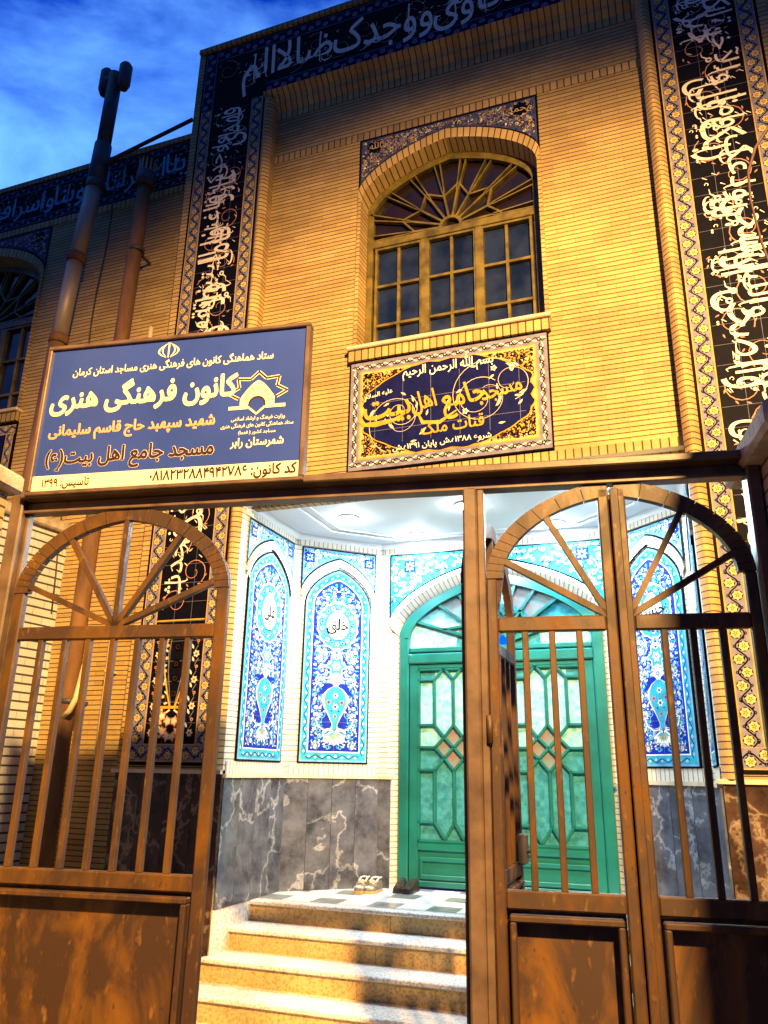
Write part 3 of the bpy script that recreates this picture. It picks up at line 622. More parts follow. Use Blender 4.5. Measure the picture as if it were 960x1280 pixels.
# ceiling with a raised moulding line
cpoly = [(PL, YF+.0), LC, LD, RD, RC, (PR, YF+.0)]
mb = MB(); mb.face([(x, y, Z(CEIL)) for x, y in cpoly], M_plaster); mb.face([(x, y, Z(CEIL+.06)) for x, y in cpoly], M_plaster)
cen = Vector((CX, 6.5))
def inset(d): return [Vector((CX+(x-CX)*(1-d), 6.52+(y-6.52)*(1-d))) for x, y in cpoly]
for d0, d1, h in ((.20, .225, .022), (.27, .28, .014)):
    A_, B_ = inset(d0), inset(d1)
    for i in range(6):
        a, b, c, e = A_[i], A_[(i+1) % 6], B_[(i+1) % 6], B_[i]
        mb.face([(a.x, a.y, Z(CEIL-h)), (b.x, b.y, Z(CEIL-h)), (c.x, c.y, Z(CEIL-h)), (e.x, e.y, Z(CEIL-h))], M_plaster)
        mb.face([(a.x, a.y, Z(CEIL)), (b.x, b.y, Z(CEIL)), (b.x, b.y, Z(CEIL-h)), (a.x, a.y, Z(CEIL-h))], M_plaster); mb.face([(e.x, e.y, Z(CEIL)), (c.x, c.y, Z(CEIL)), (c.x, c.y, Z(CEIL-h)), (e.x, e.y, Z(CEIL-h))], M_plaster)
for i in range(5):                                   # plaster cove against the brick
    a, b = SEG[i]; l = math.hypot(b[0]-a[0], b[1]-a[1]); Nn = Vector(((b[1]-a[1])/l, -(b[0]-a[0])/l, 0))
    p = Vector((a[0], a[1], 0)); q = Vector((b[0], b[1], 0))
    mb.face([tuple(p+Nn*.014+Vector((0, 0, Z(CEIL-.045)))), tuple(q+Nn*.014+Vector((0, 0, Z(CEIL-.045)))), tuple(q+Nn*.07+Vector((0, 0, Z(CEIL-.001)))), tuple(p+Nn*.07+Vector((0, 0, Z(CEIL-.001))))], M_plaster)
mb.build('porch_ceiling', B)

# ------------------------------------------------------------------ arched faience panels
def panel_clip(hw, h0, h1, d, y0):
    k = keel(hw-d, h0, h1-d*1.25, 40)
    def f(x, y):
        if abs(x) > hw-d or y < y0: return False
        return y < min(k, key=lambda q: abs(q[0]-x))[1]
    return f
def vine_border(p, pts_fn, length, step, w, c1, c2):
    n = int(length/step)
    for i in range(n):
        t0, t1 = i*step, (i+1)*step
        zz = [pts_fn(t0+(t1-t0)*k/6, (w if i % 2 else -w)*math.sin(PI*k/6)) for k in range(7)]
        p.ribbon(zz, .008, .008, c1, 3)
        q = pts_fn((t0+t1)/2, (-w if i % 2 else w)*.35); p.flower(q[0], q[1], w*.75, c2, c1, 5, 3)
def faience(O, U, hw, h0, h1, zb, word):
    U = Vector(U); Nn = U.cross(Vector((0, 0, 1))); O = Vector(O)+Nn*.016+Vector((0, 0, Z(zb)))
    p = Pat(O, U, (0, 0, 1), Nn)
    def shp(d, db): return [(-(hw-d), db), (hw-d, db)] + [(x, z) for x, z in keel(hw-d, h0, h1-d*1.25, 30)][::-1]
    base = shp(-.014, -.014); p.poly(base, 'black', 0)
    for a, b in zip(base, base[1:]+base[:1]): p.mb.face([p.P(a, .0), p.P(b, .0), p.P(b, -.016), p.P(a, -.016)], G['black'])
    p.poly(shp(0, 0), 'sky', 1); p.poly(shp(.018, .018), 'turq', 2); p.poly(shp(.072, .085), 'white', 2.4); p.poly(shp(.082, .095), 'cobalt', 2.8)
    # running vine in the border
    for s in (-1, 1): vine_border(p, lambda t, o, s=s: (s*(hw-.045+o*.8), .06+t), h0-.05, .066, .018, 'cobalt', 'white')
    vine_border(p, lambda t, o: (-(hw-.06)+t, .045+o*.8), 2*hw-.12, .066, .018, 'cobalt', 'white')
    k = keel(hw-.045, h0, h1-.055, 80)
    ln = [0]
    for a, b in zip(k, k[1:]): ln.append(ln[-1]+math.hypot(b[0]-a[0], b[1]-a[1]))
    def on(t, o):
        i = max(0, min(len(k)-2, next((j for j in range(len(ln)-1) if ln[j+1] > t), len(k)-2))); u = (t-ln[i])/max(1e-6, ln[i+1]-ln[i]); a, b = k[i], k[i+1]
        dx, dy = b[0]-a[0], b[1]-a[1]; l = math.hypot(dx, dy) or 1
        return (a[0]+dx*u-dy/l*o*.8, a[1]+dy*u+dx/l*o*.8)
    vine_border(p, on, ln[-1], .066, .018, 'cobalt', 'white')
    inside = panel_clip(hw, h0, h1, .095, .11)
    # medallion
    my = h0*.865; mr = hw*.62
    def drop(r, sy, y): return [(r*math.sin(a)*(1-.10*max(0, math.cos(a))), y+r*sy*(math.cos(a)+(.22 if abs(a) < .2 else .06*math.cos(2*a)))) for a in [2*PI*i/28 for i in range(28)]]
    sc = [((mr+.012*(i % 2))*math.sin(2*PI*i/32), my+(mr+.012*(i % 2))*1.12*math.cos(2*PI*i/32)) for i in range(32)]
    p.poly(sc, 'white', 5); p.poly([(x*.94, my+(y-my)*.94) for x, y in sc], 'turq', 5.4)
    for i in range(18):
        a = 2*PI*i/18; p.flower(mr*.78*math.sin(a), my+mr*.87*math.cos(a), .024, 'white' if i % 2 else 'sky', 'cobalt', 5, 6)
        p.leaf(mr*.78*math.sin(a+.17), my+mr*.87*math.cos(a+.17), a*2, .035, .014, 'cobalt', 6)
    inn = [(mr*.56*math.sin(a), my+mr*.66*math.cos(a)*(1.16 if math.cos(a) > .9 else 1)) for a in [2*PI*i/26 for i in range(26)]]
    p.poly([(x*1.07, my+(y-my)*1.07) for x, y in inn], 'cobalt', 7.5); p.poly(inn, 'white', 8)
    p.text(word, 0, my-.04, .16, 'black', 9, .018, sx=.85); p.ribbon([(.0, my-.10), (.004, my+.12)], .012, .006, 'black', 9.2)
    p.text('یا', 0, my-.115, .10, 'black', 9.1, .012)
    for dx in (-.05, .05): p.leaf(dx, my+.06, 1.4, .05, .008, 'black', 9)
    # vase
    vy = h0*.20; vh = h0*.27; vw = hw*.36
    def vase(k, dy): return [(s*k*vw*w_, vy+dy+vh*t*(1 if k >= 1 else 1)) for s, seq in ((-1, VP), (1, VP[::-1])) for t, w_ in seq]
    VP = [(0, .18), (.12, .22), (.3, .48), (.5, .85), (.66, 1.0), (.8, .92), (.92, .6), (1, .16)]
    p.poly([(x*1.12, y) for x, y in vase(1, 0)], 'white', 7); p.poly(vase(1.02, 0), 'rose', 7.4); p.poly(vase(.92, 0), 'turq', 7.8)
    for (dx, dy, r_, c) in ((0, .78, .030, 'white'), (-.55, .62, .026, 'rose'), (.55, .62, .026, 'rose'), (0, .52, .034, 'cream'), (-.3, .42, .02, 'turq'), (.3, .42, .02, 'turq'), (0, .30, .022, 'rose')):
        p.flower(dx*vw, vy+vh*dy, r_, c, 'cobalt', 6, 9)
    for s in (-1, 1): p.ribbon([(s*vw*.1, vy+vh*.3), (s*vw*.5, vy+vh*.45), (s*vw*.6, vy+vh*.75)], .006, .006, 'turq', 8.6)
    for i in range(7):                               # acanthus foot and finial
        a = PI*(.12+.76*i/6); p.leaf(0, vy-.035, -a, .12, .05, 'white', 6.6); p.leaf(0, vy-.035, -a, .075, .028, 'gold' if i % 2 else 'turq', 7)
    for s in (-1, 1):
        p.ribbon([(s*.03, vy+.0), (s*.10, vy-.01), (s*.17, vy+.03), (s*.19, vy+.09), (s*.15, vy+.11)], .024, .006, 'white', 6.8); p.ribbon([(s*.04, vy+.0), (s*.10, vy-.005), (s*.16, vy+.03)], .008, .004, 'cobalt', 7.2)
    fy = vy+vh+.05; p.star(0, fy, .075, .045, 4, 'white', 7, PI/2); p.star(0, fy, .05, .03, 4, 'cream', 7.4, PI/2); p.flower(0, fy, .024, 'cobalt', 'white', 5, 8)
    p.star(0, h0*.60, .12, .07, 6, 'white', 6.4); p.star(0, h0*.60, .10, .06, 6, 'turq', 6.8); p.flower(0, h0*.60, .05, 'white', 'cream', 6, 7.2, 0, 'cobalt')
    # mirrored flower field
    taken = []; r = random.Random(21); p.mir = 0.0; p.clip = lambda x, y: inside(x, y)
    def free(x, y, d):
        if abs(x) < vw*1.1 and vy < y < vy+vh+.03: return False
        if (x/mr)**2+((y-my)/(mr*1.12))**2 < 1.06: return False
        return all((x-a)**2+(y-b)**2 > d*d for a, b in taken)
    for _ in range(1500):
        x, y = r.uniform(.02, hw-.10), r.uniform(.12, h1-.12)
        if inside(x+.03, y) and inside(x, y+.03) and free(x, y, .072): taken.append((x, y))
    for i, (x, y) in enumerate(taken):
        a = r.uniform(0, 6.3); p.spiral(x, y, .050, a, .8, .007, 'turq' if i % 3 else 'sky', 3.4, r.choice((-1, 1)), 9)
        for q in range(3): p.leaf(x+.03*math.cos(a+q*2.1), y+.03*math.sin(a+q*2.1), a+q*2.1+.6, .032, .012, r.choice(['sky', 'white', 'turq']), 4)
        p.flower(x, y, r.uniform(.019, .027), r.choice(['white', 'sky', 'sky', 'cream']), r.choice(['turq', 'gold', 'rose', 'cobalt']), r.choice((5, 6, 8)), 4.6, a, 'white')
    for _ in range(900):
        x, y = r.uniform(.01, hw-.09), r.uniform(.10, h1-.10)
        if not inside(x, y) or (abs(x) < vw*1.1 and vy < y < vy+vh+.03) or (x/mr)**2+((y-my)/(mr*1.12))**2 < 1.08: continue
        if r.random() < .75: p.leaf(x, y, r.uniform(0, 6.3), r.uniform(.018, .030), .010, r.choice(['sky', 'turq', 'white', 'turq']), 3.0)
        else: p.flower(x, y, r.uniform(.009, .014), r.choice(['white', 'sky', 'cream']), r.choice(['gold', 'turq', 'rose']), 5, 3.2)
    p.mir = None; p.clip = None
    for j in range(1, 10): p.rect(-hw+.004, j*.18-.0011, hw-.004, j*.18+.0011, 'lav', 10.2)
    for j in (-1, 0, 1): p.rect(j*.17-.0011, .01, j*.17+.0011, h0+.1, 'lav', 10.2)
    return p.build('faience_panel', B)
def niche_arch(O, U, hw, ho, zi0, zi1, zo0, zo1, top):
    """brick ring over a panel and the mosaic in the corners above it"""
    U = Vector(U); Nn = U.cross(Vector((0, 0, 1))); O = Vector(O); mb = MB(); a = keel(ho, zo0, zo1); b = keel(hw+.02, zi0, zi1); arc = 0
    P = lambda q, h: tuple(O+U*q[0]+Nn*h+Vector((0, 0, Z(q[1]))))
    for i in range(len(a)-1):
        l = math.hypot(a[i+1][0]-a[i][0], a[i+1][1]-a[i][1])
        mb.face([P(a[i], .026), P(a[i+1], .026), P(b[i+1], .026), P(b[i], .026)], M_psold, [(.01, arc), (.01, arc+l), (.09, arc+l), (.09, arc)])
        mb.face([P(a[i], 0), P(a[i+1], 0), P(a[i+1], .026), P(a[i], .026)], M_psold); mb.face([P(b[i], .012), P(b[i+1], .012), P(b[i+1], .026), P(b[i], .026)], G['black']); arc += l
    mb.build('niche_arch', B)
    mosaic(O+Nn*.012, U, Nn, ho+.004, keel(ho+.004, zo0+.02, zo1+.012), top, .08, 2)
def mosaic(O, U, Nn, w, a, top, step, seed):
    p = Pat(Vector(O)+Vector((0, 0, ZC)), U, (0, 0, 1), Nn); d = .014
    for i in range(len(a)-1): p.poly([(a[i][0], a[i][1]-.02), (a[i+1][0], a[i+1][1]-.02), (a[i+1][0], top), (a[i][0], top)], 'black', 0)
    ok = lambda x, z: abs(x) < w-d and min(a, key=lambda q: abs(q[0]-x))[1]+d < z < top-d
    for i in range(len(a)-1):
        x0, x1 = max(-w+d, min(w-d, a[i][0])), max(-w+d, min(w-d, a[i+1][0]))
        if x1 > x0: p.poly([(x0, a[i][1]+.008), (x1, a[i+1][1]+.008), (x1, top-d), (x0, top-d)], 'sky' if w < .6 else 'turq', 1)
    r = random.Random(seed); p.clip = ok; p.mir = 0.0; pts = []
    for _ in range(700):
        x, z = r.uniform(0.01, w), r.uniform(min(q[1] for q in a), top)
        if ok(x, z) and all((x-q)**2+(z-t)**2 > (step*.62)**2 for q, t in pts): pts.append((x, z))
    for x, z in pts:
        an = r.uniform(0, 6.3); p.spiral(x, z, step*.55, an, 1.0, .008, r.choice(['black', 'navy', 'white']), 2, r.choice((-1, 1)), 10)
        p.flower(x, z, step*.22, 'white', r.choice(['rose', 'cobalt', 'gold']), 6, 3)
        for q in range(3): p.leaf(x+step*.3*math.cos(an+q*2), z+step*.3*math.sin(an+q*2), an+q*2+.7, step*.42, step*.16, r.choice(['white', 'turq', 'cream', 'navy']), 3)
    p.clip = None; p.mir = 0.0
    x = w*.80; z = top-.30*step/.08*.36; s = step*.62
    p.rect(x-s, z-s, x+s, z+s, 'cobalt', 6); p.star(x, z, s*.9, s*.35, 4, 'white', 7, PI/4); p.star(x, z, s*.95, s*.3, 4, 'sky', 7.4); p.disc(x, z, s*.25, 'cobalt', 8)
    p.mir = None; return p.build('corner_mosaic', B)
for i, word in ((0, 'علی'), (1, 'خلق'), (3, 'حسن'), (4, 'علی')):
    a, b = SEG[i]; l = math.hypot(b[0]-a[0], b[1]-a[1]); U = ((b[0]-a[0])/l, (b[1]-a[1])/l, 0); c = {0: .56, 1: .467, 3: .467, 4: .50}[i]; hw = .385 if i in (0, 4) else .335
    O = (a[0]+U[0]*c, a[1]+U[1]*c, 0)
    faience(O, U, hw, 1.48, 1.84, .09, word); niche_arch(O, U, hw, hw+.06, 1.60, 1.965, 1.66, 2.045, 2.145)
mosaic((DCX, YD-.012, 0), Vector((1, 0, 0)), Vector((0, -1, 0)), DO['w'], [(x, z+.012) for x, z in oo], 2.145, .10, 5)

# ------------------------------------------------------------------ entrance door
yd = YD+.10
mb = MB(); n_ = keel(DHW, DI['z0'], DI['z1'], 28)
for s in (-1, 1): mb.cbox(DCX+s*DHW-(.10 if s > 0 else 0), DCX+s*DHW+(.10 if s < 0 else 0), yd-.05, yd+.06, Z(ZL), Z(DI['z0']), M_green, .012)
for p, q in zip(n_, n_[1:]):
    f = lambda t, k: (DCX+t[0]*k, Z(1.02+(t[1]-1.02)*k)); a0, b0, a1, b1 = f(p, 1), f(q, 1), f(p, .90), f(q, .90)
    mb.face([(a1[0], yd-.05, a1[1]), (b1[0], yd-.05, b1[1]), (b0[0], yd-.05, b0[1]), (a0[0], yd-.05, a0[1])], M_green); mb.face([(a1[0], yd-.05, a1[1]), (b1[0], yd-.05, b1[1]), (b1[0], yd+.02, b1[1]), (a1[0], yd+.02, a1[1])], M_green)
mb.cbox(DCX-DHW+.10, DCX+DHW-.10, yd-.06, yd+.05, Z(1.03), Z(1.13), M_green, .012)
mb.cbox(DCX-DHW+.10, DCX+DHW-.10, yd-.03, yd+.05, Z(1.145), Z(1.19), M_green, .008)
hz = 1.19
azd = lambda x: min(n_, key=lambda t: abs(t[0]-x))[1]
hub = [(DCX+.13*math.cos(PI*k/10), yd-.01, Z(hz+.13*math.sin(PI*k/10))) for k in range(11)]
for p, q in zip(hub, hub[1:]): mb.bar(p, q, .035, .06, M_green)
ends = []
for k in range(1, 10):
    an = PI*k/10; t = .13
    while t < 1.1 and abs(math.cos(an)*t) < DHW-.1 and hz+math.sin(an)*t < azd(math.cos(an)*t)-.08: t += .01
    ends.append((an, t)); mb.bar((DCX+.13*math.cos(an), yd-.01, Z(hz+.13*math.sin(an))), (DCX+t*math.cos(an), yd-.01, Z(hz+t*math.sin(an))), .026, .05, M_green)
for (a, t), (b, v) in zip(ends, ends[1:]):
    ra, rb = (t*.62, v*.48) if round(a/PI*10) % 2 else (t*.48, v*.62)
    mb.bar((DCX+ra*math.cos(a), yd-.01, Z(hz+ra*math.sin(a))), (DCX+rb*math.cos(b), yd-.01, Z(hz+rb*math.sin(b))), .022, .05, M_green)
door = mb.build('entrance_door', B)
g = MB(); rg = random.Random(4)
for k in range(10):
    for j in range(3):
        a0, a1 = PI*k/10, PI*(k+1)/10; r0, r1 = ((.13, .42), (.42, .7), (.7, 1.15))[j]
        def cl(a, r):
            x, z = math.cos(a)*r, math.sin(a)*r; x = max(-DHW+.06, min(DHW-.06, x)); z = min(z, azd(x)-.05-hz); return (DCX+x, yd+.012, Z(hz+z))
        g.face([cl(a0, r0), cl(a1, r0), cl(a1, r1), cl(a0, r1)], (M_teal_glass, M_pale_glass, M_red_glass)[(k*2+j*j+k//3) % 3 if j else 0])
g.build('transom_glass', door)
LV = [0, .11, .40, .53, .66, .93, 1]
def leaf(x0, x1):
    mb = MB(); z0, z1 = ZL+.025, 1.025; gx0, gx1 = x0+.085, x1-.085; gz0, gz1 = -.60, .985
    mb.cbox(x0, gx0, yd-.03, yd+.03, Z(z0), Z(z1), M_green); mb.cbox(gx1, x1, yd-.03, yd+.03, Z(z0), Z(z1), M_green)
    mb.cbox(gx0, gx1, yd-.029, yd+.03, Z(gz1), Z(z1), M_green); mb.cbox(gx0, gx1, yd-.029, yd+.03, Z(-.67), Z(gz0), M_green)
    mb.box(gx0, gx1, yd+.0, yd+.03, Z(z0), Z(-.67), M_green)
    for (a, b) in ((-.75, -.735), (-.90, -.885)): mb.cbox(gx0+.02, gx1-.02, yd-.022, yd, Z(a-.015), Z(b+.012), M_green)
    for x in (gx0+.02, gx1-.045): mb.cbox(x, x+.025, yd-.021, yd, Z(-.90), Z(-.73), M_green)
    mb.cbox(gx0, gx1, yd-.028, yd, Z(z0), Z(z0+.05), M_green)
    w = gx1-gx0; h = gz1-gz0; T = lambda u, v: (gx0+u*w, yd-.008, Z(gz0+v*h))
    def ln(*pts):
        for p, q in zip(pts, pts[1:]): mb.bar(T(*p), T(*q), .026, .042, M_green); mb.bar(T(*p), T(*q), .012, .056, M_green)
    for s in (0, 1):
        m = lambda u: 1-u if s else u
        ln((m(.235), 0.11), (m(.235), .40)); ln((m(.235), .66), (m(.235), .93)); 
        for v in (.11, .40, .53, .66, .93): ln((m(0), v), (m(.235 if v != .53 else .24), v))
        ln((m(.235), .93), (m(.37), 1), (m(.5), .93)); ln((m(.235), .11), (m(.37), .02), (m(.5), .11))
        ln((m(.235), .66), (m(.37), .59), (m(.5), .53), (m(.63), .47), (m(.765), .40))
        ln((m(.37), .59), (m(.5), .66)); ln((m(.37), .47), (m(.5), .40)); ln((m(.24), .53), (m(.37), .59)); ln((m(.24), .53), (m(.37), .47))
    ln((.5, .66), (.5, .93)); ln((.5, .11), (.5, .40))
    for u in (.012, .988): ln((u, 0), (u, 1))
    for v in (.008, .992): ln((0, v), (1, v))
    o = mb.build('door_leaf', door)
    g = MB(); y = yd+.004
    def gl(mat, *q): g.face([(T(*p)[0], y, T(*p)[2]) for p in q], mat)
    for v0, v1 in zip(LV, LV[1:]):
        mid = v0 in (.40, .53)
        for (ua, ub) in ((0, .235), (.765, 1)): gl(M_pale_glass if v0 in (.53, .66) else M_teal_glass, (ua, v0), (ub, v0), (ub, v1), (ua, v1))
    gl(M_teal_glass, (.235, 0), (.765, 0), (.765, .40), (.235, .40)); gl(M_pale_glass, (.235, .66), (.765, .66), (.765, 1), (.235, 1))  # upper panes coloured paler for the reflection in them
    gl(M_teal_glass, (.235, .40), (.5, .40), (.37, .47), (.235, .53)); gl(M_teal_glass, (.765, .40), (.765, .53), (.63, .47), (.5, .40))
    gl(M_pale_glass, (.235, .53), (.37, .59), (.5, .66), (.235, .66)); gl(M_pale_glass, (.765, .53), (.765, .66), (.5, .66), (.63, .59))
    gl(M_red_glass, (.37, .47), (.5, .40), (.63, .47), (.5, .53)); gl(M_red_glass, (.37, .59), (.5, .53), (.63, .59), (.5, .66))
    gl(M_red_glass, (.235, .53), (.37, .47), (.5, .53), (.37, .59)); gl(M_red_glass, (.765, .53), (.63, .59), (.5, .53), (.63, .47))
    g.build('leaf_glass', o)
leaf(DCX-DHW+.105, DCX-.004); leaf(DCX+.004, DCX+DHW-.105)
mb = MB(); mb.cbox(DCX-.03, DCX+.03, yd-.055, yd-.03, Z(ZL+.03), Z(1.02), M_green, .008); mb.build('meeting_strip', door)
mb = MB(); mb.cbox(DCX+.05, DCX+.085, yd-.05, yd-.03, Z(-.16), Z(.06), M_gold, .006); mb.tube([(DCX+.066, yd-.05, Z(.0)), (DCX+.066, yd-.09, Z(.0)), (DCX+.17, yd-.095, Z(.0))], .011, M_gold); mb.build('handle', door)

# ------------------------------------------------------------------ inscription bands in glazed tile
AY_R = 'بسم \ufdf2 الرحمن الرحیم والضحی واللیل اذا سجی ما ودعک ربک وما قلی وللآخرة خیر لک من الاولی ولسوف یعطیک ربک فترضی'.split()
AY_T = 'الم یجدک یتیما فاوی ووجدک ضالا'.split()
AY_L = 'فهدی ووجدک عائلا فاغنی فاما الیتیم فلا تقهر واما السائل فلا تنهر واما بنعمة ربک فحدث'.split()
AY_W = 'ربنا اغفر لنا ذنوبنا واسرافنا فی امرنا وثبت'.split()
BW = .165
def border(p, f, length, w=BW, cols=('lav', 'gold', 'black', 'petal')):
    """f(t, o): t along the border, o across (0..w)"""
    q = lambda t0, t1, a, b, c, lv: p.poly([f(t0, a), f(t1, a), f(t1, b), f(t0, b)], c, lv)
    q(0, length, .018, w-.006, cols[1], 1); q(0, length, .026, w-.014, cols[0], 1.6)
    st = .085; n = max(1, int(length/st)); st = length/n; c = w/2+.005; am = w*.20
    pts = [f(t*st/6, c+am*math.sin(PI*t/6)) for t in range(6*n+1)]
    p.ribbon(pts, .010, .010, cols[2], 2.2)
    for i in range(n):
        s = -1 if i % 2 == 0 else 1; x, y = f((i+.5)*st, c+s*am*.62)
        p.disc(x, y, w*.225, cols[2], 2.5, 10); p.star(x, y, w*.215, w*.165, 7, cols[3], 2.8, i); p.star(x, y, w*.13, w*.045, 5, cols[2], 3.2, .4+i); p.disc(x, y, w*.05, cols[1], 3.6, 6)
        x, y = f((i+.5)*st, c-s*am*1.15); p.ring(x, y, w*.05, .007, cols[2], 2.8, 6)
        for d in (-.25, .25):
            x, y = f((i+.5+d)*st, c-s*am*.9*(1 if d < 0 else .7)); p.leaf(x, y, rnd.uniform(0, 6), .026, .012, cols[2], 2.7)
def inscription(p, words, P0, ex, ey, length, width, size, tiers=2, sx=.8, sy=1.35, pack=.60, seed=1, col='letter'):
    """P0: start of reading, ex: direction of glyph +x (reading runs along -ex), ey: up"""
    r = random.Random(seed); cur = .03; i = 0; k = 0
    T = lambda t, o: (P0[0]-ex[0]*t+ey[0]*o, P0[1]-ex[1]*t+ey[1]*o)
    ang = math.atan2(ex[1], ex[0])
    while cur < length-.12 and i < 80:
        wd = words[i % len(words)]; v, f, w, y0, y1 = glyphs(wd, .022, 3); s = size*r.uniform(.92, 1.1); ww = w*s*sx
        if cur+ww*.9 > length: break
        base = width*(.20 if (tiers == 2 and i % 2 == 0) or tiers == 1 else .56) + r.uniform(-.015, .015)
        base = max(.02-y0*s*sy*.8, base) if tiers == 2 and i % 2 == 0 else base
        sc = min(sy, (width-base-.01)/(y1*s)) if y1 > 0 else sy
        x, y = T(cur+ww/2, base); p.text(wd, x, y, s, col, 4+(i % 4)*.5, .008 if tiers == 1 else 0, sx=sx, sy=sc, ang=ang)
        lo = tiers == 2 and i % 2 == 0
        for q in range(1 if i % 3 else 2):          # long tapering uprights
            t0 = cur+ww*(.2+.5*q)+r.uniform(-.03, .03); b0 = width*(r.uniform(.06, .14) if lo or tiers == 1 else r.uniform(.38, .46)); b1 = width*(r.uniform(.62, .80) if lo else r.uniform(.86, .95))
            p.ribbon([T(t0-.03, b0+.012), T(t0-.012, b0), T(t0, b0+.03), T(t0+.008, (b0+b1)/2), T(t0+.002, b1)], .005, .020, col, 6+q*.3, .012)
        for q in range(1):                          # round bowls with pointed ends
            t0 = cur+r.uniform(0, ww*.8); o = width*r.choice((.10, .16, .44, .52)); rx, ry = r.uniform(.045, .09), r.uniform(.03, .055)
            p.ribbon([T(t0+rx-rx*math.cos(PI*(.02+1.1*j/9)), o+ry-ry*math.sin(PI*(.02+1.1*j/9))) for j in range(10)], .003, .004, col, 6.8+q*.2, .020)
        t0 = cur+r.uniform(0, ww); o = width*r.uniform(.15, .7); X, Y = T(t0, o); p.ring(X, Y, .020, .015, col, 7.2, 9); p.ribbon([T(t0+.015, o-.01), T(t0+.05, o-.05), T(t0+.10, o-.055)], .016, .003, col, 7.3)
        for q in range(12):                         # vowel signs
            t1, o1 = cur+r.uniform(-.02, ww), width*r.uniform(.05, .95); a = ang+r.uniform(.4, 1.0)
            X, Y = T(t1, o1)
            if q < 8: p.ribbon([(X, Y), (X+.042*math.cos(a), Y+.042*math.sin(a))], .009, .004, col, 7.4)
            elif q < 10: p.ribbon([(X+.014*math.cos(j*.9+a), Y+.014*math.sin(j*.9+a)) for j in range(6)], .006, .006, col, 7.5)
            else:
                for e in range(2): p.star(X+e*.018*ex[0], Y+e*.018*ex[1], .011, .008, 4, col, 7.8, ang)
        if tiers == 2: cur += ww*pack + .02
        else: cur += ww*1.0+.015
        i += 1
    n = int(length/.26)
    for j in range(n):                              # fine tendrils behind the letters
        x, y = T((j+.5)*length/n, width*(.32 if j % 2 else .66)); p.spiral(x, y, width*.29, r.uniform(0, 6), 1.25, .0085, 'rose' if col == 'letter' else 'lav', 3.2, 1 if j % 2 else -1, 20)
        for q in range(4): a = r.uniform(0, 6.3); p.leaf(x+width*.27*math.cos(a), y+width*.27*math.sin(a), a+1.2, .04, .014, 'rose', 3.4)
def joints(p, x0, x1, z0, z1, st=.2):
    k = 1
    while x0+k*st < x1-.03: p.rect(x0+k*st-.0012, z0, x0+k*st+.0012, z1, 'lav', 2.9); k += 1
    k = 1
    while z0+k*st < z1-.03: p.rect(x0, z0+k*st-.0012, x1, z0+k*st+.0012, 'lav', 2.9); k += 1
def base_box(p, x0, x1, z0, z1, h):
    p.rect(x0, z0, x1, z1, 'black', 0)
    for a, b in (((x0, z0), (x1, z0)), ((x1, z0), (x1, z1)), ((x1, z1), (x0, z1)), ((x0, z1), (x0, z0))): p.mb.face([p.P(a, 0), p.P(b, 0), p.P(b, -h), p.P(a, -h)], G['black'])
FZ0, FZ1 = 6.90, 7.76
